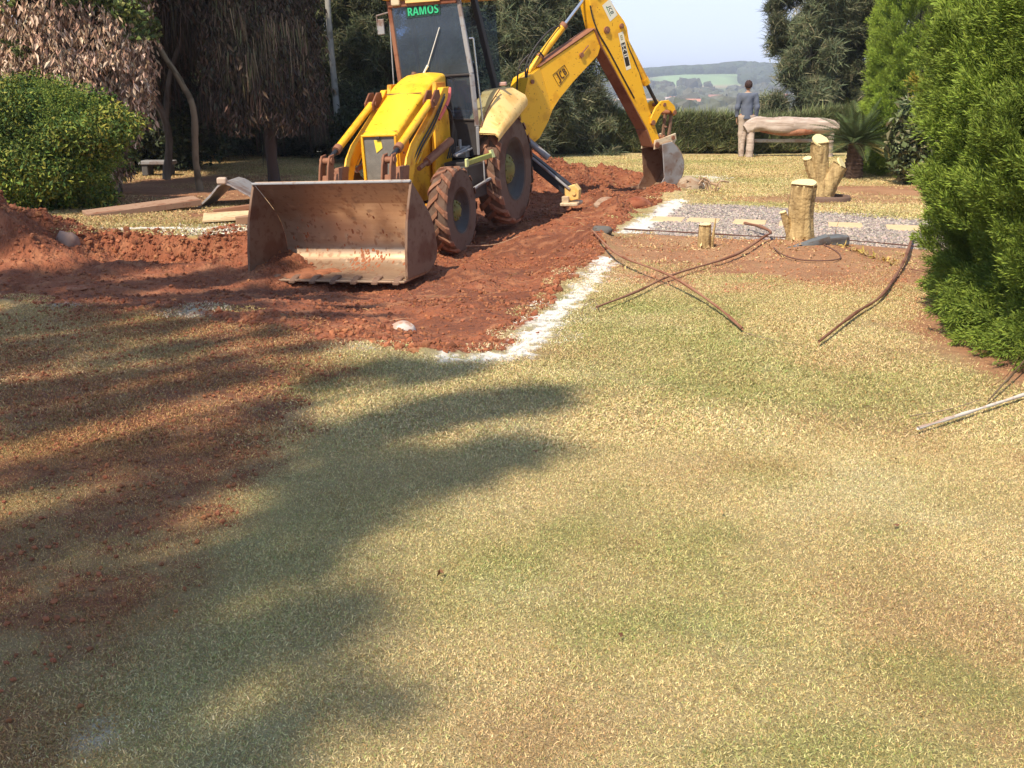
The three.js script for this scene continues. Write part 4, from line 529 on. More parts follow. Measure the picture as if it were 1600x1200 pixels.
function wheel(r, w, rr, x, z, y, nl, s) { // wheel > tyre, tread, rim, hub
  const W = grp('wheel', bh, [x, y, z]), h = w / 2;
  const pf = [[rr, -h * .8], [rr + .02, -h * .95], [r * .8, -h], [r * .93, -h * .97], [r * .965, -h * .82], [r * .975, -h * .3], [r * .975, h * .3], [r * .965, h * .82], [r * .93, h * .97], [r * .8, h], [rr + .02, h * .95], [rr, h * .8]].map((q) => new THREE.Vector2(...q));
  part('tyre', [toCreasedNormals(new THREE.LatheGeometry(pf, 48).rotateZ(Math.PI / 2), .5)], M.tyre, W);
  const lug = [], rd = rng(nl);
  for (let i = 0; i < nl; i++) for (const k of [-1, 1]) {
    const a = (i + (k > 0 ? .5 : 0)) / nl * Math.PI * 2, L = w * .60, pts = [];
    for (const [u, hw, hh] of [[0, .055, 1], [.45, .055, 1], [.8, .062, .96], [1, .07, .62]]) pts.push([u, hw * r / .7, hh]);
    const pos = [], ix = [];
    pts.forEach(([u, hw, hh]) => { const ax = k * (u * L - w * .06), sk = a + (u - .3) * .62 * w / r; for (const [e, top] of [[-1, 0], [-.72, 1], [.72, 1], [1, 0]]) { const an = sk + e * hw / r, ra = top ? r * (.972 + .045 * hh) - (hh < .7 ? .02 : 0) : r * (hh < .7 ? .93 : .955); pos.push(ax, ra * Math.cos(an), ra * Math.sin(an)); } });
    for (let q = 0; q < pts.length - 1; q++) for (let j = 0; j < 3; j++) { const b = q * 4 + j; ix.push(b, b + 1, b + 4, b + 1, b + 5, b + 4); }
    const e = (pts.length - 1) * 4; ix.push(e, e + 1, e + 2, e, e + 2, e + 3, 0, 2, 1, 0, 3, 2);
    const g = new THREE.BufferGeometry(); g.setAttribute('position', new THREE.Float32BufferAttribute(pos, 3)); g.setIndex(ix); const g2 = g.toNonIndexed(); g2.computeVertexNormals(); lug.push(g2);
  }
  part('tread', lug, M.tread, W);
  const o = s * h; part('rim', [new THREE.LatheGeometry([[.05, o * .15], [rr * .45, o * .2], [rr * .62, o * .3], [rr * .86, o * .45], [rr * .93, o * .86], [rr + .02, o * .9], [rr + .025, o * .97]].map((q) => new THREE.Vector2(...q)), 40).rotateZ(-Math.PI / 2)], M.dark, W);
  part('hub', [new THREE.LatheGeometry([[.001, o * .75], [rr * .22, o * .72], [rr * .28, o * .5], [rr * .46, o * .42], [rr * .5, o * .2]].map((q) => new THREE.Vector2(...q)), 28).rotateZ(-Math.PI / 2), ...Array.from({ length: 8 }, (_, i) => { const a = i / 8 * 6.283; return new THREE.CylinderGeometry(.014, .014, .03, 6).rotateZ(Math.PI / 2).translate(o * .46, rr * .38 * Math.cos(a), rr * .38 * Math.sin(a)); })], M.rim, W);
  return W;
}
wheel(.50, .235, .25, .70, 1.85, .42, 16, 1); wheel(.50, .235, .25, -.70, 1.85, .42, 16, -1);
wheel(.71, .33, .39, .695, -.03, .70, 18, 1); wheel(.71, .33, .39, -.695, -.03, .70, 18, -1);
{ // chassis
  part('chassis', [box(.42, .3, 2.7, 0, .62, .55, .03), rod([-.56, .7, -.03], [.56, .7, -.03], .1), box(.6, .4, .5, 0, .72, -.5, .03)], M.dark);
  part('battery_box', [box(.36, .42, .62, .52, .66, .98, .02), box(.30, .05, .5, .52, .89, 1.0, .01)], M.dark);
  part('fuel_tank', box(.34, .44, .7, -.5, .66, 1.0, .04), M.dark);
  const s = part('side_step', [barBox([.78, .93, 1.52], [.80, .95, .72], .05, .06)], M.olive);
  part('step_bracket', [box(.03, .1, .07, .79, .935, 1.54), box(.03, .1, .09, .81, .965, .72, .004, [0, 0, .3])], std([.62, .66, .3], .6), s);
  part('step_rail', [barBox([.76, .60, 1.35], [.76, .66, .7], .04, .03), barBox([.76, .90, .9], [.76, .62, .9], .02, .02)], M.grey, s);
  part('tow_bar', barBox([.55, .5, 1.25], [.55, .56, .55], .08, .09), M.rust);
  part('valve_block', [box(.16, .14, .2, .42, 1.0, .72), rod([.44, 1.05, .85], [.44, 1.16, .85], .02), rod([.5, 1.0, 1.2], [.5, 1.06, .7], .018), rod([.55, 1.0, 1.25], [.53, 1.04, .62], .014)], M.grey);
  const hs = []; for (let i = 0; i < 4; i++) hs.push(tubeVar([[.3 + i * .03, 1.74 - i * .05, 1.12], [.38 + i * .02, 1.5, .98 + i * .03], [.42, 1.2, .9 + i * .05], [.40, .96, .98 + i * .07]], .011, 18, 6)); part('hydraulic_hoses', hs, M.dark);
}
{ // bolts, hose runs and lamps
  for (const s of [-1, 1]) { part('arm_hose', [tubeVar([[s * .425, 1.72, 1.2], [s * .43, 1.46, 1.56], [s * .43, 1.2, 2.02], [s * .40, 1.0, 2.26]], .010, 24, 6), tubeVar([[s * .425, 1.69, 1.2], [s * .43, 1.42, 1.54], [s * .43, 1.16, 2.0], [s * .40, .95, 2.24]], .010, 24, 6)], M.dark);
    const bl = []; for (const [z, y] of [[2.1, 1.12], [2.1, .75], [1.5, .6], [1.35, 1.3], [1.0, 1.6], [.85, .7], [1.15, 1.0]]) bl.push(new THREE.CylinderGeometry(.013, .013, .02, 6).rotateZ(Math.PI / 2).translate(s * .248, y, z)); tag(part('bolt_heads', bl, M.rust), null, null, null, 'stuff'); }
  part('hood_latch', [box(.05, .03, .02, .0, 1.30, 2.235, .006)], M.dark); part('hood_panel_gap', [box(.46, .012, .008, 0, 1.752, 1.44, .002)], M.brown);
  for (const s of [-1, 1]) part('head_lamp', [rod([s * .13, .70, 2.19], [s * .13, .70, 2.24], .055, .06, 18)], M.cream);
}
{ // cab
  const FL = [-.45, 2.87, .68], FLb = [-.37, 1.86, .70], FR = [.475, 2.8, .68], FRb = [.595, 1.94, .70], FRc = [.615, 1.30, .68], RL = [-.46, 2.84, -.72], RLb = [-.46, 1.2, -.74], RR = [.47, 2.84, -.72], RRb = [.5, 1.25, -.74];
  const cab = grp('cab', bh);
  part('front_post', [barBox(FL, FLb, .05, .06), barBox(FLb, [-.38, 1.0, .7], .05, .06)], M.rust, cab);
  part('front_post', [barBox(FR, FRb, .035, .06), barBox(FRb, FRc, .04, .06), barBox(FRc, [.6, .95, .66], .04, .06)], M.grey, cab);
  part('rear_post', [barBox(RL, RLb, .05, .05)], M.dark, cab);
  part('side_post', [barBox([.5, 2.84, .23], [.545, 1.70, -.28], .07, .085), barBox([.545, 1.70, -.28], [.5, 1.30, .32], .03, .03)], M.navy, cab);
  part('side_post', [barBox([-.47, 2.84, .0], [-.47, 1.3, -.2], .05, .06)], M.dark, cab);
  part('front_header', [barBox([-.45, 2.80, .70], [.46, 2.80, .70], .06, .07)], M.rust, cab);
  part('roof', [box(1.06, .09, 1.62, .01, 2.90, -.02, .035)], M.orange, cab);
  tag(part('work_lamp', box(.12, .10, .06, -.33, 2.83, .745, .02), M.cream, cab), 'dusty cream lamp over the windscreen'); part('header_panel', box(.46, .09, .03, .03, 2.845, .745, .008), std([.85, .55, .2], .5), cab);
  // glazing
  const pane = (n, q, m = M.glass) => { const g = new THREE.BufferGeometry(), t = .004; g.setAttribute('position', new THREE.Float32BufferAttribute([...q[0], ...q[1], ...q[2], ...q[3]], 3)); g.setIndex([0, 1, 2, 0, 2, 3]); g.computeVertexNormals(); return part(n, g, m, cab); };
  pane('windscreen', [[-.42, 2.78, .70], [-.345, 1.93, .71], [.56, 1.95, .70], [.455, 2.78, .70]]);
  pane('lower_glass', [[.27, 1.90, .70], [.27, 1.40, .70], [.585, 1.40, .70], [.565, 1.90, .70]]);
  pane('rear_window', [[-.43, 2.8, -.73], [-.43, 1.6, -.74], [.46, 1.6, -.74], [.44, 2.8, -.73]]);
  pane('side_window', [[-.47, 2.8, .64], [-.44, 1.8, .64], [-.47, 1.8, -.7], [-.47, 2.8, -.7]]);
  part('glazing_bar', [barBox([-.34, 1.915, .705], [.58, 1.93, .705], .035, .03), barBox([.27, 1.40, .70], [.60, 1.38, .70], .03, .03)], M.dark, cab);
  part('firewall', [extr([[-.37, .95], [.6, .95], [.61, 1.38], [.27, 1.4], [.27, 1.9], [-.36, 1.9]], .03, .005).translate(0, 0, .685)], M.dark, cab);
  part('floor', [box(1.0, .06, 1.4, .06, .97, 0, .01)], M.dark, cab);
  part('side_sill', [extrX([[.66, .95], [.66, 1.1], [.3, 1.12], [-.1, 1.3], [-.72, 1.3], [-.72, .95]], .03, -.44)], M.dark, cab);
  const seat = part('seat', [box(.42, .1, .42, .04, 1.42, -.2, .05), box(.42, .62, .1, .04, 1.75, -.42, .05), box(.26, .42, .3, .04, 1.18, -.2, .03)], M.seat, cab);
  part('steering_wheel', [new THREE.TorusGeometry(.16, .016, 8, 28).rotateX(Math.PI / 2 - .5).translate(.02, 1.86, .28), rod([.02, 1.85, .28], [.02, 1.2, .5], .03), barBox([-.13, 1.86, .28], [.17, 1.86, .28], .02, .02)], M.seat, cab);
  part('dashboard', [box(.5, .2, .16, .02, 1.78, .56, .04)], M.dark, cab);
  part('control_levers', [0, 1, 2].map((i) => rod([-.2 + i * .2, 1.1, -.6], [-.22 + i * .2, 1.75, -.56], .012)).concat([box(.6, .12, .14, 0, 1.5, -.62, .03)]), M.seat, cab);
  part('wiper', [rod([-.04, 1.96, .73], [.03, 2.06, .73], .012, .016), rod([.03, 2.06, .73], [.22, 2.5, .725], .006)], M.white, cab);
  const tg = new TextGeometry('RAMOS', { font: fontB, size: .092, depth: .006, curveSegments: 4 }); tg.computeBoundingBox(); const bw = tg.boundingBox.max.x; tg.scale(.42 / bw, 1.05, 1).rotateZ(.035).translate(-.20, 2.655, .712);
  tag(part('windscreen_lettering', tg, M.green, cab), 'green RAMOS lettering on the windscreen');
  part('lettering_strip', [extr([[-.22, 2.63], [.24, 2.648], [.24, 2.775], [-.22, 2.765]], .004, .001).translate(0, 0, .706)], std([.01, .05, .035], .5), cab);
  const m = part('mirror', [box(.10, .19, .03, -.62, 2.555, .62, .04)], M.grey, cab); part('mirror_arm', [rod([-.47, 2.72, .66], [-.66, 2.69, .64], .010), rod([-.66, 2.69, .64], [-.66, 2.52, .63], .008), rod([-.47, 2.72, .66], [-.47, 1.85, .7], .008)], M.grey, cab);
  part('grab_rail', [rod([.63, 2.35, .66], [.67, 1.25, .60], .011), rod([.58, 2.35, .68], [.63, 2.35, .66], .011)], M.chrome, cab);
}
for (const s of [-1, 1]) { // fenders
  const C = [], n = 16, P = [];
  for (let i = 0; i <= n; i++) { const t = i / n; const inner = new THREE.CatmullRomCurve3([V(.60, 1.20, .69), V(.63, 1.45, .50), V(.66, 1.68, .14), V(.68, 1.74, -.1), V(.68, 1.73, -.42)]).getPoint(t), outer = new THREE.CatmullRomCurve3([V(.90, 1.17, .70), V(.92, 1.26, .50), V(.94, 1.37, .20), V(.94, 1.46, -.1), V(.93, 1.56, -.44)]).getPoint(t); const ridge = inner.clone().lerp(outer, .18); ridge.y += .03; P.push([V(.46, inner.y - .02, inner.z - .03), inner, ridge, outer.clone().lerp(ridge, .25).add(V(.02, .025, 0)), outer, outer.clone().add(V(-.01, -.05, -.02))]); }
  const pos = [], id = [], m = P[0].length; P.forEach((row) => row.forEach((q) => pos.push(q.x * s, q.y, q.z))); for (let i = 0; i < n; i++) for (let j = 0; j < m - 1; j++) { const a = i * m + j, b = a + m; id.push(a, a + 1, b, a + 1, b + 1, b); }
  const g = new THREE.BufferGeometry(); g.setAttribute('position', new THREE.Float32BufferAttribute(pos, 3)); g.setIndex(id);
  const thick = g.clone().translate(-.006 * s, -.018, -.008); g.computeVertexNormals(); thick.computeVertexNormals();
  const f = part('fender', [g, thick], M.fender);
  part('fender_strip', tubeVar([[s * .66, 1.3, .66], [s * .70, 1.52, .44], [s * .735, 1.72, .1]].map((q) => q), .008, 14, 6), M.rust, f);
  part('fender_lamp', [box(.1, .05, .06, s * .74, 1.785, -.02, .015)], std([.5, .3, .25], .6), f);
  part('fender_skirt', [extrX([[.66, 1.18], [.46, 1.45], [.1, 1.68], [-.45, 1.7], [-.6, 1.3], [-.3, 1.42], [.1, 1.36], [.45, 1.15]], .02, s * .47)], M.dark, f);
}
{ // rear frame, stabilisers
  part('rear_frame', [box(1.5, .12, .16, 0, .95, -.98), box(1.5, .12, .16, 0, .48, -.98), box(.12, .6, .16, .7, .7, -.98), box(.12, .6, .16, -.7, .7, -.98)], M.dark);
  part('kingpost', [box(.26, .62, .26, .12, .72, -1.1, .03), rod([.12, .4, -1.1], [.12, 1.08, -1.1], .1)], M.orange);
  for (const s of [-1, 1]) {
    const l = part('stabiliser', [barBox([s * .62, .80, -1.1], [s * 1.28, .26, -1.12], .13, .16)], M.navy);
    part('stabiliser_ram', [rod([s * .7, 1.0, -1.03], [s * 1.0, .74, -1.04], .045), rod([s * .78, .75, -.99], [s * 1.3, .30, -1.02], .02)], M.grey, l);
    part('stabiliser_knee', [extr([[-.10, .09], [.05, .13], [.11, .05], [.1, -.08], [-.02, -.1], [-.1, -.02]], .14, .01).translate(s * 1.32, .24, -1.09), rod([s * 1.36, .25, -1.19], [s * 1.36, .25, -1.0], .03)], M.fender, l);
    part('stabiliser_foot', [box(.26, .05, .3, s * 1.30, .10, -1.08, .015, [0, 0, 0]), box(.1, .12, .12, s * 1.24, .15, -1.02)], M.cream, l);
  }
}
{ // boom, dipper and hoe bucket stand in a plane slewed to the machine's left: s outwards, y up, third axis towards the lawn
  const T = M4().makeBasis(V(.83205, 0, -.5547), V(0, 1, 0), V(.5547, 0, .83205)).setPosition(-.27, 0, -15.2).premultiply(bh.matrixWorld.clone().invert());
  const bp = (n, g, m, p = bh) => part(n, (Array.isArray(g) ? g : [g]).map((q) => q.clone().applyMatrix4(T)), m, p);
  const vary3 = (pts) => { // closed solid from a polygon whose half thickness varies
    const sh = pts.map((p) => new THREE.Vector2(p[0], p[1])), f = THREE.ShapeUtils.triangulateShape(sh, []), pos = [], id = [], n = pts.length; for (const k of [1, -1]) pts.forEach((p) => pos.push(p[0], p[1], k * p[2]));
    f.forEach(([a, b, c]) => id.push(a, b, c, a + n, c + n, b + n)); for (let i = 0; i < n; i++) { const j = (i + 1) % n; id.push(i, i + n, j, j, i + n, j + n); }
    const g = new THREE.BufferGeometry(); g.setAttribute('position', new THREE.Float32BufferAttribute(pos, 3)); g.setIndex(id); const h = g.toNonIndexed(); h.computeVertexNormals(); return h;
  };
  const boom = bp('boom', [extr([[.74, 1.88], [1.2, 2.13], [1.72, 2.42], [1.84, 2.42], [1.88, 2.28], [1.80, 2.06], [1.36, 1.69], [1.10, 1.44], [.965, 1.27]], .2, .008)], M.boom);
  bp('boom_root', [vary3([[.745, 1.875, .098], [.968, 1.275, .098], [.88, 1.13, .13], [.70, .90, .17], [.42, .74, .24], [.25, .85, .26], [.32, 1.25, .24], [.47, 1.73, .19], [.55, 1.78, .17]])], M.boom, boom);
  bp('boom_edge', [barBox([.72, 1.885, 0], [1.72, 2.44, 0], .225, .014)], M.rust, boom);
  { const outline = (pts) => pts.map((p, i) => { const q = pts[(i + 1) % pts.length]; return rod([p[0], p[1], .104], [q[0], q[1], .104], .0035, .0035, 6); });
    const rot = (x, y) => [1.125 + x * .80 - y * .60, 1.775 + x * .60 + y * .80]; const gl = []; let x0 = -.095; ['J', 'C', 'B'].forEach((c, i) => { const sz = [.155, .125, .10][i], t = new TextGeometry(c, { font: fontB, size: sz, depth: .004, curveSegments: 5 }); t.computeBoundingBox(); const b = t.boundingBox, w = [.052, .062, .052][i]; t.translate(-b.min.x, -b.min.y, 0).scale(w / (b.max.x - b.min.x), sz / (b.max.y - b.min.y), 1); t.translate(x0, -.078 + [0, .018, .034][i], 0); x0 += w + .014; t.applyMatrix4(M4().makeRotationZ(.6435)).translate(1.125, 1.775, .102); gl.push(t); });
    const lg = bp('boom_lettering', gl, M.ink, boom); tag(lg, 'dark JCB lettering on the boom side'); bp('lettering_border', outline([[-.125, -.10], [-.125, .095], [.125, .085], [.125, -.06]].map((q) => rot(...q))), M.ink, boom); }
  bp('boom_pin', [rod([1.48, 2.06, -.13], [1.48, 2.06, .13], .035), barBox([1.48, 2.08, .12], [1.60, 2.2, .12], .02, .02)], M.rust, boom);
  bp('boom_pin', [rod([.55, 1.68, -.2], [.55, 1.68, .2], .03)], M.rust, boom);
  const ram = bp('dipper_ram', [rod([.60, 1.80, 0], [1.24, 2.48, 0], .052)], M.boom); bp('ram_rod', [rod([1.24, 2.48, 0], [1.72, 2.98, 0], .024)], M.chrome, ram); bp('ram_clip', [rod([.80, 2.012, 0], [.825, 2.04, 0], .06), rod([1.2, 2.44, 0], [1.245, 2.485, 0], .058)], M.rust, ram);
  bp('dipper_hose', [tubeVar([[1.60, 2.75, .14], [1.66, 2.55, .15], [1.78, 2.36, .14], [1.95, 2.16, .135], [2.2, 1.83, .135], [2.5, 1.44, .135]], .011, 30, 6)], M.dark); bp('dipper_hose', [tubeVar([[2.28, 2.40, .1], [2.36, 2.2, .12], [2.48, 2.0, .13], [2.66, 1.72, .1]], .010, 20, 6)], M.dark);
  bp('boom_hose', [tubeVar([[.5, 1.55, .1], [.50, 1.9, .1], [.62, 2.1, .09], [.78, 2.26, .06], [1.0, 2.42, .04], [1.14, 2.46, .03]], .012, 30, 6), tubeVar([[.46, 1.6, .13], [.53, 1.92, .14], [.68, 2.1, .12], [.82, 2.03, .08]], .012, 24, 6), tubeVar([[.40, 1.5, 0], [.46, 1.9, 0], [.6, 2.06, .03]], .012, 20, 6)], M.dark, boom);
  const dip = bp('dipper', [extr([[1.55, 3.25], [1.58, 2.9], [1.63, 2.7], [1.72, 2.44], [1.88, 2.17], [2.79, .98], [2.93, .72], [3.03, .70], [3.07, .80], [2.83, 1.28], [2.52, 2.0], [2.38, 2.28], [2.33, 2.47], [2.27, 2.56], [2.10, 2.72], [1.95, 2.90], [1.80, 3.3]], .24, .01)], M.boom);
  bp('dipper_edge', [barBox([1.71, 2.43, 0], [1.86, 2.16, 0], .265, .02), barBox([1.86, 2.16, 0], [2.78, .965, 0], .265, .022), barBox([2.78, .965, 0], [2.92, .7, 0], .265, .03)], M.rust, dip);
  for (const [s, y, r] of [[1.93, 2.42, .052], [2.21, 2.485, .038], [1.72, 2.93, .035]]) bp('dipper_pin', [rod([s, y, -.145], [s, y, .145], r, r, 20), rod([s, y, .14], [s, y, .155], r * .55, r * .5, 12)], M.rust, dip);
  // decals
  const cv = (w, h, f) => { const c = document.createElement('canvas'); c.width = w; c.height = h; f(c.getContext('2d'), w, h); const t = new THREE.CanvasTexture(c); t.colorSpace = THREE.SRGBColorSpace; return t; };
  const decal = (n, w, h, ang, s, y, t, lab) => { const g = new THREE.PlaneGeometry(w, h).rotateZ(ang).translate(s, y, .1225).applyMatrix4(T); const o = raw(n, g, std([1, 1, 1], .55, { map: t }), dip); return tag(o, lab); };
  decal('decal_plate', .17, .27, .62, 1.985, 2.70, cv(128, 200, (c, w, h) => { c.fillStyle = '#e8e3cf'; c.fillRect(0, 0, w, h); c.save(); c.translate(w / 2, h * .5); c.rotate(1.57); c.fillStyle = '#123f38'; c.font = 'italic bold 62px sans-serif'; c.textAlign = 'center'; c.fillText('JCB', 0, 10); c.fillStyle = '#2f8a4a'; c.fillRect(-62, 20, 120, 8); c.restore(); }), 'white plate with dark green lettering on the dipper');
  decal('decal_strip', .10, .56, .33, 2.29, 2.13, cv(96, 540, (c, w, h) => { c.fillStyle = '#e9e2cb'; c.fillRect(0, 0, w, h); c.fillStyle = '#9a9468'; c.fillRect(26, 40, 40, 70); c.fillStyle = '#e9e2cb'; c.fillRect(36, 58, 24, 10); c.fillRect(36, 84, 24, 10); c.fillStyle = '#2b2117'; c.fillRect(10, 150, 76, 340); c.save(); c.translate(w / 2 - 26, 166); c.rotate(1.5708); c.fillStyle = '#efeadb'; c.font = 'bold 78px sans-serif'; c.textBaseline = 'middle'; c.fillText('3-C II', 0, -26, 310); c.restore(); }), 'long white and black model strip on the dipper');
  const br = bp('bucket_ram', [rod([2.27, 2.44, .0], [2.83, 1.69, 0], .058)], M.orange); bp('ram_rod', [rod([2.83, 1.69, 0], [3.10, 1.33, 0], .027)], M.dark, br); bp('ram_gland', [rod([2.80, 1.73, 0], [2.855, 1.655, 0], .064)], M.yellow, br);
  const lk = [[2.84, 1.06], [2.84, 1.14], [2.93, 1.30], [3.05, 1.40], [3.2, 1.41], [3.33, 1.32], [3.37, 1.22], [3.33, 1.17], [3.27, 1.24], [3.16, 1.27], [3.06, 1.22], [2.98, 1.10], [2.93, 1.02]];
  const link = bp('tipping_link', [extr(lk, .03, .006).translate(0, 0, .13), extr(lk, .03, .006).translate(0, 0, -.13)], M.boom);
  bp('link_pin', [rod([2.89, 1.07, -.16], [2.89, 1.07, .16], .04), rod([3.11, 1.34, -.16], [3.11, 1.34, .16], .03), rod([3.33, 1.22, -.16], [3.33, 1.22, .16], .035)], M.rust, link);
  bp('link_bar', [barBox([3.33, 1.2, .07], [3.29, .82, .07], .04, .05), barBox([3.33, 1.2, -.07], [3.29, .82, -.07], .04, .05), barBox([3.31, 1.0, -.07], [3.31, .98, .07], .03, .03)], M.brown, link);
  // hoe bucket
  const sp = [[3.01, .73], [3.2, .775], [3.38, .62], [3.475, .42], [3.43, .20], [3.28, .06], [3.08, -.01]], back = new THREE.SplineCurve(sp.slice(1).map((p) => new THREE.Vector2(...p))).getPoints(18).map((p) => [p.x, p.y]);
  const bo = back.map((p, i) => { const a = back[Math.max(0, i - 1)], b = back[Math.min(back.length - 1, i + 1)], l = Math.hypot(b[0] - a[0], b[1] - a[1]); return [p[0] - (b[1] - a[1]) / l * .022, p[1] + (b[0] - a[0]) / l * .022]; });
  const hoe = bp('hoe_bucket', [toCreasedNormals(extr([...back, ...bo.reverse()], .5, .003), .6), barBox([3.01, .73, 0], [3.2, .775, 0], .5, .025)], M.steel);
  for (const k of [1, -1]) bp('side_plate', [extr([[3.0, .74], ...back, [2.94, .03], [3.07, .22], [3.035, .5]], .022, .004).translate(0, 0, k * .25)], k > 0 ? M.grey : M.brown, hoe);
  bp('cutting_edge', [barBox([3.2, .02, 0], [2.95, .02, 0], .52, .028)], M.steel, hoe);
  for (const z of [-.22, -.075, .075, .22]) bp('tooth', [barBox([3.02, .02, z], [2.80, .05, z], .06, .045)], M.brown, hoe);
  for (const k of [1, -1]) bp('bucket_bracket', [extr([[2.93, .80], [3.04, .82], [3.36, .90], [3.38, .80], [3.32, .70], [3.1, .68], [2.92, .66]], .03, .005).translate(0, 0, k * .15)], M.cream, hoe);
  bp('bucket_pin', [rod([2.97, .73, -.18], [2.97, .73, .18], .045), rod([3.30, .83, -.18], [3.30, .83, .18], .035)], M.rust, hoe);
}
// ---------------------------------------------------------------- things on the ground
const WOOD = std([1, 1, 1], .85, { map: tex(256, (u, v) => { const g = fbm(u * 40, v * 4, 4), b = fbm(u * 5, v * 5, 3, 5); return mixc([.25, .165, .07], [.57, .41, .19], clamp(g * 1.4 - .25 + (b - .5) * .5)); }, 1.2), bumpMap: texSoil, bumpScale: .012 });
const CUT = std([1, 1, 1], .8, { map: tex(128, (u, v) => { const d = Math.hypot(u - .5, v - .5), k = .5 + .5 * Math.sin(d * 90 + fbm(u * 6, v * 6, 3) * 5); return mixc([.82, .70, .38], [.74, .58, .27], k * .7 + (fbm(u * 20, v * 20, 3) - .5) * .5); }, 2.2) });
function stumpGeo(pts, rad, seed, seg = 30) { return tubeVar(pts, rad, seg, 28, .05, seed, .16); }
function cutDisc(c, n, r, seed, t = .012) { const q = rng(seed), s = []; for (let i = 0; i < 22; i++) { const a = i / 22 * 6.283, k = r * (.95 + .1 * q()); s.push([Math.cos(a) * k, Math.sin(a) * k]); } return extr(s, t, .003).applyQuaternion(new THREE.Quaternion().setFromUnitVectors(V(0, 0, 1), V(...n).normalize())).translate(...c); }
{
  const s = thing('tree_stump', 'thick upright cut stump with pale slanted top beside the gravel', 'tree stump', [3.0, 0, -10.75]);
  mesh('trunk', [stumpGeo([[0, -.1, 0], [0, .15, 0], [-.01, .4, 0], [0, .645, 0]], (u) => .165 - .035 * sm(0, .5, u) + .02 * sm(.2, 0, u), 5, 24)], WOOD, s);
  mesh('cut_face', cutDisc([0, .648, .0], [-.12, 1, .22], .128, 3, .03), CUT, s);
  mesh('branch_stub', [stumpGeo([[-.1, .1, .02], [-.17, .28, .03], [-.2, .36, .03]], (u) => .04 - .01 * u, 9, 8)], WOOD, s); mesh('cut_face', cutDisc([-.205, .365, .03], [-.3, 1, .1], .034, 6), CUT, s);
}
{
  const s = thing('tree_stump', 'forked cut stump with three pale cut faces behind the gravel', 'tree stump', [4.55, 0, -15.35]);
  mesh('trunk', [stumpGeo([[0, -.1, 0], [-.02, .2, 0], [-.07, .5, 0], [-.09, .84, .03]], (u) => .2 - .06 * sm(0, .5, u) - .02 * u, 12, 26)], WOOD, s); mesh('cut_face', cutDisc([-.085, .86, .04], [.25, .75, .62], .125, 4, .03), CUT, s);
  mesh('limb', [stumpGeo([[.02, .1, .02], [.10, .3, .05], [.22, .52, .07]], (u) => .15 - .045 * u, 14, 18)], WOOD, s); mesh('cut_face', cutDisc([.235, .535, .075], [.75, .5, .45], .108, 5, .025), CUT, s);
  mesh('limb', [stumpGeo([[-.08, .25, .02], [-.19, .46, .02], [-.245, .60, .02]], (u) => .075 - .015 * u, 15, 12)], WOOD, s); mesh('cut_face', cutDisc([-.25, .61, .02], [-.3, .9, .3], .062, 6, .02), CUT, s);
}
{
  const s = thing('tree_stump', 'small short cut stump between the crossed branches and gravel', 'tree stump', [2.0, 0, -10.72]);
  mesh('trunk', [stumpGeo([[0, -.08, 0], [0, .1, 0], [.0, .235, 0]], (u) => .072 - .012 * u, 17, 12)], WOOD, s); mesh('cut_face', cutDisc([0, .238, 0], [-.1, 1, .1], .06, 8), CUT, s); mesh('splinter', [stumpGeo([[.08, -.02, 0], [.09, .15, .01], [.105, .30, .01]], (u) => .02 - .014 * u, 18, 8)], WOOD, s);
}
{ // edging rings
  const ring = (lab, x, z, R, h, mat, sx, sz, tilt) => { const o = thing('edging_ring', lab, 'garden edging', [x, groundY(x, z), z]); const pf = [[R - .02, -.02], [R - .02, h], [R + .01, h + .008], [R + .02, h * .6], [R + .025, -.02]].map((q) => new THREE.Vector2(...q)); const m = mesh('edging_band', [new THREE.LatheGeometry(pf, 40).scale(sx, 1, sz).rotateX(tilt)], mat, o); return o; };
  ring('brown sunken edging ring round the forked stump', 4.62, -15.25, .30, .07, std([.16, .10, .075], .85), 1, .9, 0);
  const o = thing('edging_strip', 'bent grey plastic edging strip at the foot of the thick stump', 'garden edging', [0, 0, 0]); mesh('edging_band', [tubeVar([[2.72, .02, -10.28], [2.88, .05, -10.33], [3.02, .08, -10.36], [3.18, .10, -10.45]], (t) => .03 + .05 * t, 16, 8).scale(1, 1, 1), box(.30, .11, .2, 3.28, .09, -10.55, .03, [0, .35, .04])], std([.12, .13, .14], .8, { map: texGrime }), o);
  const w = mesh('wire_ring', [tubeVar([[2.62, .06, -10.3], [2.63, .04, -9.95], [2.75, .03, -9.72], [2.98, .03, -9.68], [3.14, .03, -9.82], [3.19, .05, -10.1], [3.12, .09, -10.3]], .007, 40, 6)], std([.14, .07, .05], .9)); tag(w, 'thin brown loop of wire lying before the thick stump', 'wire loop');
}
// pavers in the gravel
{
  const pm = std([.66, .49, .28], .85, { map: tex(128, (u, v) => { const k = .8 + .35 * fbm(u * 8, v * 8, 4, 8); return [k, k, k]; }, 2) }), P = [[1.97, -13.12, -.28], [2.40, -13.02, -.28], [2.95, -12.86, -.28], [3.48, -12.70, -.28], [4.04, -12.54, -.28], [4.68, -12.36, -.28], [5.35, -12.16, -.28]];
  const labs = ['first square beige paver at the lime end of the gravel path', 'second beige paver from the excavation end of the path', 'third beige paver, left of the thick stump', 'beige paver half hidden behind the thick stump', 'beige paver just right of the thick stump', 'beige paver beside the large dense conifer', 'last beige paver, tucked beside the conifer'];
  let proto; P.forEach(([x, z, a], i) => { const pos = [x, groundY(x, z) - .004, z]; if (!i) { proto = mesh('stepping_stone', [box(.40, .05, .46, 0, 0, 0, .012)], pm); tag(proto, labs[0], 'paving stone', 'beige stepping stones in the gravel path'); proto.position.set(...pos); proto.rotation.y = a; } else copy(proto, labs[i], pos, a); });
}
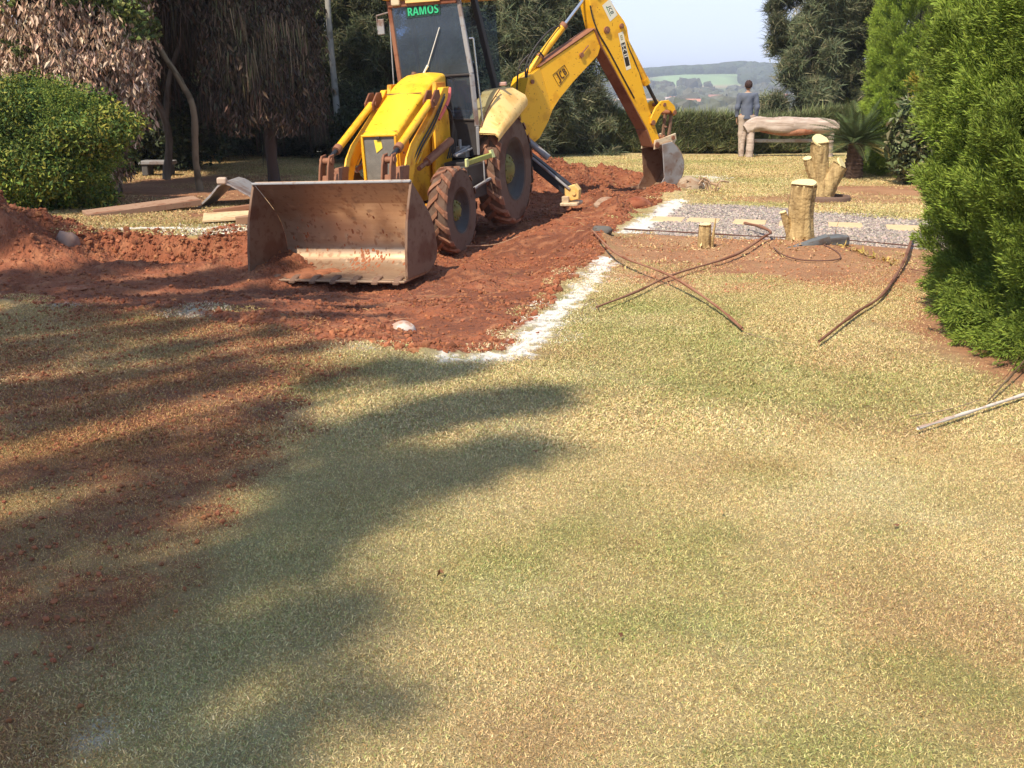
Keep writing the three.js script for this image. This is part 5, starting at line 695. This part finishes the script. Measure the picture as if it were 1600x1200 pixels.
{ // sticks and branches: the points lie on the grass
  const stick = (name, lab, cat, pts, r0, r1, col, seed, lift = .02) => { const m = mesh(name, [tubeVar(pts.map(([x, z, y = 0]) => [x, groundY(x, z) + r0 * .8 + lift + y, z]), (u) => lerp(r0, r1, u) * .5 * (1.05 - .3 * u) * (1 + .3 * Math.sin(u * 31 + seed) * Math.sin(u * 13)), 60, 9, .12, seed)], std(col, .9, { map: texGrime })); return tag(m, lab, cat); };
  stick('branch', 'long thin brown branch crossing over another on the lawn', 'branch', [[.84, -10.9, .05], [.99, -9.57, .07], [1.31, -8.31, .07], [1.51, -7.44, .02], [1.57, -6.86]], .02, .026, [.30, .145, .085], 2, .02);
  stick('branch', 'hooked brown branch lying under another, its end by the gravel', 'branch', [[2.72, -12.1, .04], [2.79, -11.6, .06], [2.78, -11.1, .03], [2.62, -10.72, .02], [2.17, -9.95], [1.37, -8.75], [.96, -7.97], [.62, -7.44]], .035, .02, [.26, .125, .075], 3);
  stick('branch', 'curved dark brown branch lying before the large conifer', 'branch', [[4.35, -11.2, .06], [3.68, -9.6, .03], [3.35, -8.9], [2.81, -7.79], [2.51, -7.33], [1.98, -6.47]], .026, .026, [.21, .095, .055], 4);
  stick('twig', 'thin forked twig at the lower end of the hooked branch', 'twig', [[.64, -7.46], [.61, -7.58, .05], [.54, -7.44, .05], [.49, -7.2]], .006, .004, [.22, .15, .11], 5);
  stick('twig', 'thin dry twig lying past the end of the crossing branch', 'twig', [[1.57, -6.8], [1.7, -6.6], [1.78, -6.5], [1.9, -6.38]], .006, .004, [.26, .2, .12], 6);
  stick('edging_rod', 'long thin rusty rod along the front of the gravel', 'rod', [[1.27, -11.75], [2.04, -11.42], [2.77, -11.2], [3.42, -11.02], [4.3, -10.62]], .016, .016, [.12, .055, .04], 7, .03);
  stick('pole', 'thin pale grey pole lying on the grass at the right', 'pole', [[1.95, -4.7], [2.3, -4.96], [2.8, -5.33], [3.3, -5.7]], .017, .02, [.62, .57, .52], 8);
  stick('twig', 'dark twig sticking out over the pale pole', 'twig', [[2.5, -5.18], [2.78, -5.55, .03], [3.05, -5.9, .06]], .009, .013, [.17, .12, .07], 9);
  stick('twig', 'short crooked twig behind the pale pole', 'twig', [[2.66, -5.49], [2.78, -5.6, .02], [3.04, -5.98, .05]], .005, .008, [.25, .15, .07], 10);
  stick('twig', 'faint dry twig lying left of the pale pole', 'twig', [[2.0, -4.93], [2.23, -5.04], [2.48, -5.22]], .005, .006, [.27, .2, .13], 11);
  stick('twig', 'thin upright twig behind the thick stump', 'twig', [[3.36, -10.75], [3.38, -10.78, .12], [3.42, -10.8, .26]], .006, .003, [.2, .1, .06], 12);
  stick('twig', 'thin dark twig on the bare soil beside the curved branch', 'twig', [[3.62, -9.3], [3.8, -8.9], [4.0, -8.5]], .006, .005, [.14, .06, .04], 13);
  stick('stick', 'short pale stick on the soil behind the front wheel', 'stick', [[-.55, -12.2, .03], [-.2, -12.35, .04], [.1, -12.4, .04]], .014, .01, [.45, .28, .17], 14);
  const lit = new Soup(), r = rng(61); for (let i = 0; i < 90; i++) { const u = r(), x = lerp(3.3, 3.62, u) + (r() - .5) * .1, z = lerp(-10.65, -9.6, u) + (r() - .5) * .2, d = rdir(r, .3); lit.leaf(V(x, groundY(x, z) + .015, z), d, perp(d, r), .05 + .03 * r(), .025, vary(r() < .6 ? [.50, .36, .10] : [.3, .2, .08], r)); } tag(raw('fallen_leaves', lit.geo(), LEAF), 'small heap of yellowed fallen leaves right of the thick stump', 'fallen leaves', null, 'stuff');
}
{ // stones, lumps and debris round the excavation
  const lump = (seed, sx, sy, sz) => { const g = new THREE.IcosahedronGeometry(1, 3), p = g.attributes.position, v = V(); for (let i = 0; i < p.count; i++) { v.fromBufferAttribute(p, i); const k = .7 + .6 * fbm(v.x * 1.5 + seed * 7 + v.y, v.z * 1.5 + v.y * 1.2 + seed, 4); p.setXYZ(i, v.x * k * sx, v.y * k * sy, v.z * k * sz); } const h = mergeVertices(g.deleteAttribute('normal').deleteAttribute('uv')); h.computeVertexNormals(); return h; };
  const stone = (name, lab, cat, x, z, s, col, seed, y = .3) => tag(Object.assign(mesh(name, [lump(seed, ...s).translate(x, groundY(x, z) + s[1] * y, z)], std(col, .95, { map: texGrime })), {}), lab, cat);
  stone('stone', 'whitish lump of lime lying on the red soil', 'stone', -.78, -7.2, [.09, .055, .09], [.66, .58, .52], 1);
  stone('stone', 'grey brown rock at the corner of the gravel near the digging bucket', 'stone', 2.85, -16.8, [.22, .17, .2], [.36, .28, .2], 2);
  stone('soil_lump', 'dark red soil lump by the lime line at the gravel corner', 'soil lump', 1.72, -14.5, [.2, .12, .18], [.30, .10, .05], 3);
  stone('stone', 'pale rock half sunk in the soil left of the lime line', 'stone', 1.35, -14.6, [.18, .1, .14], [.38, .27, .2], 4);
  stone('stone', 'small dark grey stone between branch end and small stump', 'stone', .98, -11.3, [.12, .06, .1], [.12, .11, .1], 5);
  stone('soil_lump', 'reddish brown lump of torn turf on the left spoil heap', 'soil lump', -5.0, -11.6, [.12, .12, .1], [.3, .2, .16], 6);
  stone('pipe_stub', 'short clay pipe stub lying in the soil at left', 'pipe', -4.22, -9.86, [.11, .035, .05], [.42, .2, .12], 7, .6);
  const P = [], r = rng(77); for (let i = 0; i < 16; i++) { const x = 2.75 + .5 * r(), z = -17.2 + .8 * r(); P.push(tubeVar([[x, groundY(x, z) + .04, z], [x + (r() - .5) * .3, groundY(x, z) + .1 + .12 * r(), z + (r() - .5) * .2], [x + (r() - .5) * .5, groundY(x, z) + .06 + .15 * r(), z + (r() - .5) * .4]], .008 + .008 * r(), 8, 5)); } tag(mesh('root_tangle', P, std([.42, .28, .18], .9)), 'tangle of torn roots beside the digging bucket', 'roots', null, 'stuff');
}
{ // chips of sawn wood round the stumps, dead leaves blown over the lawn
  const r = rng(66), s = new Soup(), c = rng(67), W = [[3.0, -10.6, .5, 150], [4.5, -15.2, .5, 80], [2.0, -10.6, .25, 40], [2.6, -10.1, .5, 70]]; for (const [x0, z0, R, n] of W) for (let i = 0; i < n; i++) { const x = x0 + (r() + r() - 1) * R * 1.2, z = z0 + (r() + r() - 1) * R, d = rdir(r, .2); s.leaf(V(x, groundY(x, z) + .012, z), d, perp(d, r), .02 + .04 * r(), .012 + .015 * r(), vary(r() < .7 ? [.62, .46, .22] : [.4, .24, .12], r), .1); } tag(raw('wood_chips', s.geo(), LEAF), 'pale sawn wood chips scattered round the cut stumps', 'wood chips', null, 'stuff');
  const f = new Soup(); for (let i = 0; i < 16; i++) { const z = -2.2 - 9 * c() * c(), x = (c() - .5) * (1.4 - z * 1.05); if (soilMask(x, z) > .4) continue; const d = rdir(c, .1); d.y = Math.abs(d.y) * .5; f.leaf(V(x, groundY(x, z) + .018, z), d.normalize(), perp(d, c), .018 + .03 * c(), .010 + .012 * c(), vary(c() < .5 ? [.22, .09, .045] : [.34, .2, .09], c, .35), .3); } tag(raw('dead_leaves', f.geo(), LEAF), 'small dead leaves blown over the lawn', 'dead leaves', null, 'stuff');
}
{ // log bench
  const b = thing('log_bench', 'weathered rustic bench made of a massive split log', 'bench', [6.65, 0, -25.3]), lw = std([1, 1, 1], .85, { map: tex(256, (u, v) => { const g = fbm(u * 5, v * 46, 4), q = fbm(u * 4, v * 4, 3, 4); return mixc([.33, .24, .19], [.60, .50, .43], clamp(g * 1.5 - .3 + (q - .5) * .5)); }, .8) });
  const g = tubeVar([[-1.08, .62, 0], [-.85, .76, 0], [-.4, .72, .02], [.2, .74, 0], [.7, .72, 0], [1.12, .72, 0]], (u) => .13 + .07 * sm(0, .25, u) - .06 * sm(.6, 1, u) + .02 * Math.sin(u * 17), 60, 26, .06, 5, .16); g.scale(1, 1, 1); mesh('log', [g], lw, b);
  mesh('log_underside', [tubeVar([[-.75, .60, .07], [-.2, .585, .10], [.4, .61, .08], [.8, .64, .04]], (u) => .085 * Math.sin(Math.PI * clamp(u * .94 + .03)) + .01, 40, 12, .15, 6)], std([.40, .19, .11], .85, { map: texGrime }), b);
  mesh('leg', [tubeVar([[-.98, -.05, .08], [-.97, .3, .08], [-.95, .68, .03]], (u) => .095 - .012 * u, 14, 10, .12, 7)], lw, b); mesh('leg', [tubeVar([[-1.13, -.05, -.1], [-1.12, .3, -.1], [-1.07, .62, -.05]], (u) => .07 - .012 * u, 14, 10, .12, 8)], lw, b); mesh('leg', [tubeVar([[.95, -.05, 0], [.95, .66, 0]], .09, 14, 10, .12, 9)], lw, b); mesh('rail', [box(1.9, .08, .06, 0, .375, -.08, .015)], std([.46, .45, .42], .85, { map: texGrime }), b);
}
{ // boards, sheet and slab by the shaded corner
  const bm = std([.68, .50, .29], .85, { map: texGrime });
  const bd = (lab, w, l, th, x, y, z, e, col, cat = 'board') => { const o = mesh(cat === 'board' ? 'board' : 'plank', [box(w, th, l, 0, 0, 0, .006)], col || bm); o.position.set(x, y, z); o.rotation.set(...e, 'YXZ'); return tag(o, lab, cat); };
  bd('pale plywood board lying flat left of the loader bucket', .62, .55, .03, -3.55, .05, -13.0, [.05, .25, .03]); bd('pale plywood board leaning on another behind the loader bucket', .6, .7, .03, -3.15, .12, -13.9, [.12, -.2, .05]); bd('thick brown offcut board in front of the pale plywood', .22, .14, .09, -3.25, .05, -12.62, [0, .3, .06], std([.30, .17, .10], .9)); bd('brown board edge between the two pale boards', .5, .12, .06, -3.65, .07, -13.6, [0, .25, .12], std([.28, .13, .07], .9));
  bd('long weathered brown plank on the ground before the bush', 1.5, .3, .08, -4.95, .05, -13.95, [.1, .62, .07], std([.34, .21, .14], .9, { map: texGrime }), 'plank');
  const sh = thing('bent_sheet', 'bent grey metal sheet propped like a tent near the boards', 'metal sheet', [-4.0, 0, -14.9]); mesh('sheet', [extr([[-.38, 0], [-.2, .16], [-.07, .30], [0, .345], [.09, .32], [.3, .2], [.62, .02], [.62, .0], [.3, .175], [.09, .295], [0, .32], [-.06, .275], [-.18, .14], [-.34, 0]], .9, .003)], std([.42, .40, .40], .45, { map: texGrime, metalness: .3 }), sh); mesh('cap', [box(.14, .1, .1, -.01, .36, .42, .03)], std([.5, .38, .3], .8), sh);
  const sl = thing('slab_bench', 'low grey concrete slab in the deep shade at left', 'concrete slab', [-6.7, 0, -19.9]); mesh('slab', [box(.62, .07, .4, 0, .24, 0, .02)], std([.26, .26, .27], .9, { map: texGrime }), sl); mesh('support', [box(.12, .2, .34, -.2, .10, 0, .02)], std([.09, .085, .08], .9), sl); mesh('support', [box(.12, .2, .34, .2, .10, 0, .02)], std([.09, .085, .08], .9), sl);
}
// ---------------------------------------------------------------- the person beyond the bench, seen from behind
function sdf(fn, c, half, res) { // mesh of a distance field in a box
  const mc = new MarchingCubes(res, LEAF, false, false, 200000); mc.isolation = 0; const h = res / 2;
  for (let k = 0; k < res; k++) for (let j = 0; j < res; j++) for (let i = 0; i < res; i++) mc.field[i + j * res + k * res * res] = -fn(c[0] + (i - h) / h * half[0], c[1] + (j - h) / h * half[1], c[2] + (k - h) / h * half[2]);
  mc.update(); const n = mc.count, g = new THREE.BufferGeometry(); const p = new Float32Array(mc.positionArray.slice(0, n * 3)); for (let i = 0; i < n; i++) { p[i * 3] = c[0] + p[i * 3] * half[0]; p[i * 3 + 1] = c[1] + p[i * 3 + 1] * half[1]; p[i * 3 + 2] = c[2] + p[i * 3 + 2] * half[2]; }
  g.setAttribute('position', new THREE.BufferAttribute(p, 3)); const m = mergeVertices(g, 1e-4); m.computeVertexNormals(); return m;
}
const cap = (x, y, z, a, b, ra, rb, sx = 1) => { const dx = b[0] - a[0], dy = b[1] - a[1], dz = b[2] - a[2], px = x - a[0], py = y - a[1], pz = z - a[2], t = clamp((px * dx + py * dy + pz * dz) / (dx * dx + dy * dy + dz * dz)); return Math.hypot((px - dx * t) * sx, py - dy * t, pz - dz * t) - lerp(ra, rb, t); };
const smin = (a, b, k) => { const h = Math.max(k - Math.abs(a - b), 0) / k; return Math.min(a, b) - h * h * k * .25; };
{
  const p = thing('person', 'person in grey blue long sleeved top standing beyond the bench, back turned', 'person', [5.73, 0, -26.0], Math.PI - .12);
  const J = (s) => ({ hip: [s * .09, .92, 0], kn: [s * .10, .50, .01], an: [s * .10, .09, -.02], toe: [s * .115, .04, .13], sh: [s * .185, 1.42, -.01], el: [s * .235, 1.14, -.03], wr: [s * .232, .90, .02] });
  const bones = (infl, which) => (x, y, z) => { let d = 9; const add = (a, b, ra, rb, sx) => { d = smin(d, cap(x, y, z, a, b, ra + infl, rb + infl, sx), .05); };
    if (which !== 'legs') { add([0, .98, 0], [0, 1.16, 0], .115, .105); add([0, 1.16, 0], [0, 1.38, -.01], .115, .12); add([-.1, 1.40, -.01], [.1, 1.40, -.01], .085, .085); }
    if (which === 'all') { add([0, 1.40, -.01], [0, 1.56, .01], .055, .05); }
    for (const s of [-1, 1]) { const j = J(s); if (which !== 'legs') { add(j.sh, j.el, .052, .042); add(j.el, j.wr, .042, .03); } if (which !== 'top') { add([0, .97, 0], j.hip, .115, .095); add(j.hip, j.kn, .088, .06); add(j.kn, j.an, .058, .038); if (which === 'all') add([j.an[0], .045, -.05], j.toe, .042, .032); } } return d; };
  const skin = std([.36, .20, .13], .7), body = [sdf(bones(-.012, 'all'), [0, .82, 0], [.36, .86, .24], 84)];
  const hand = (s) => sdf((x, y, z) => { const w = [s * .232, .895, .02]; let d = cap(x, y, z, [w[0], w[1], w[2]], [w[0], w[1] - .085, w[2] + .01], .024, .03, 1.6); [-.028, -.009, .01, .028].forEach((o, i) => { const L = [.06, .075, .08, .065][i], b = [w[0], w[1] - .095, w[2] + .01 + o], m = [w[0] - s * .008, w[1] - .095 - L * .55, w[2] + .012 + o * 1.05], e = [w[0] - s * .025, w[1] - .095 - L, w[2] + .016 + o * 1.05]; d = smin(d, smin(cap(x, y, z, b, m, .0095, .0085), cap(x, y, z, m, e, .0085, .007), .006), .01); }); d = smin(d, cap(x, y, z, [w[0], w[1] - .035, w[2] + .03], [w[0] - s * .012, w[1] - .095, w[2] + .06], .012, .009), .012); return d; }, [s * .225, .82, .025], [.07, .13, .09], 52);
  const head = sdf((x, y, z) => { let d = smin(Math.hypot(x / .92, (y - 1.66) / 1.08, z + .005) - .088, cap(x, y, z, [0, 1.60, .035], [0, 1.60, .05], .055, .045), .05); d = smin(d, cap(x, y, z, [0, 1.645, .09], [0, 1.62, .108], .012, .016), .02); for (const s of [-1, 1]) { d = smin(d, Math.hypot((x - s * .083) * 2.2, (y - 1.64) * .8, z + .005) - .026, .01); d = Math.max(d, -(Math.hypot(x - s * .032, y - 1.655, (z - .092)) - .014)); d = smin(d, Math.hypot(x - s * .032, y - 1.655, z - .08) - .013, .004); } d = smin(d, cap(x, y, z, [-.02, 1.588, .084], [.02, 1.588, .084], .008, .008), .01); return d; }, [0, 1.645, 0], [.13, .16, .15], 64);
  mesh('body', [...body, head, hand(-1), hand(1)], skin, p);
  mesh('hair', sdf((x, y, z) => { const sk = Math.hypot(x / .95, (y - 1.672) / 1.07, z + .012) - .098; const cut = Math.max(z - .055 + (y - 1.68) * -.35, 1.60 - y - (z < -.03 ? .04 : 0)); return Math.max(sk, cut) + .004 * Math.sin(x * 140) * Math.sin(y * 90 + z * 60); }, [0, 1.67, 0], [.13, .15, .14], 56), std([.045, .02, .018], .8), p);
  mesh('shirt', sdf((x, y, z) => { let d = bones(.016, 'top')(x, y, z) + .006 * Math.sin(y * 26 + x * 17) * Math.sin(x * 21 + z * 11); d = smin(d, cap(x, y, z, [0, .90, 0], [0, 1.1, 0], .15, .135), .04); d = Math.max(d, y - 1.475, .86 - y + (Math.abs(x) > .19 ? .05 : 0)); return d; }, [0, 1.17, 0], [.36, .36, .24], 84), std([.115, .135, .19], .9), p);
  mesh('collar', sdf((x, y, z) => Math.max(Math.abs(Math.hypot(x, z + .004) - .066) - .012, Math.abs(y - 1.475 - z * .1) - .018), [0, 1.475, 0], [.11, .05, .11], 36), std([.5, .44, .38], .9), p);
  mesh('trousers', sdf((x, y, z) => Math.max(bones(.02, 'legs')(x, y, z), y - .95, .07 - y), [0, .5, 0], [.3, .52, .24], 72), std([.50, .40, .33], .9), p);
  for (const s of [-1, 1]) mesh('shoe', sdf((x, y, z) => Math.max(smin(cap(x, y, z, [s * .10, .05, -.06], [s * .116, .042, .14], .052, .044), cap(x, y, z, [s * .1, .05, -.04], [s * .1, .12, -.03], .05, .046), .03), -y), [s * .108, .06, .04], [.09, .1, .17], 40), std([.05, .045, .04], .8), p);
}
scene.updateMatrixWorld(true);
renderer.render(scene, camera);
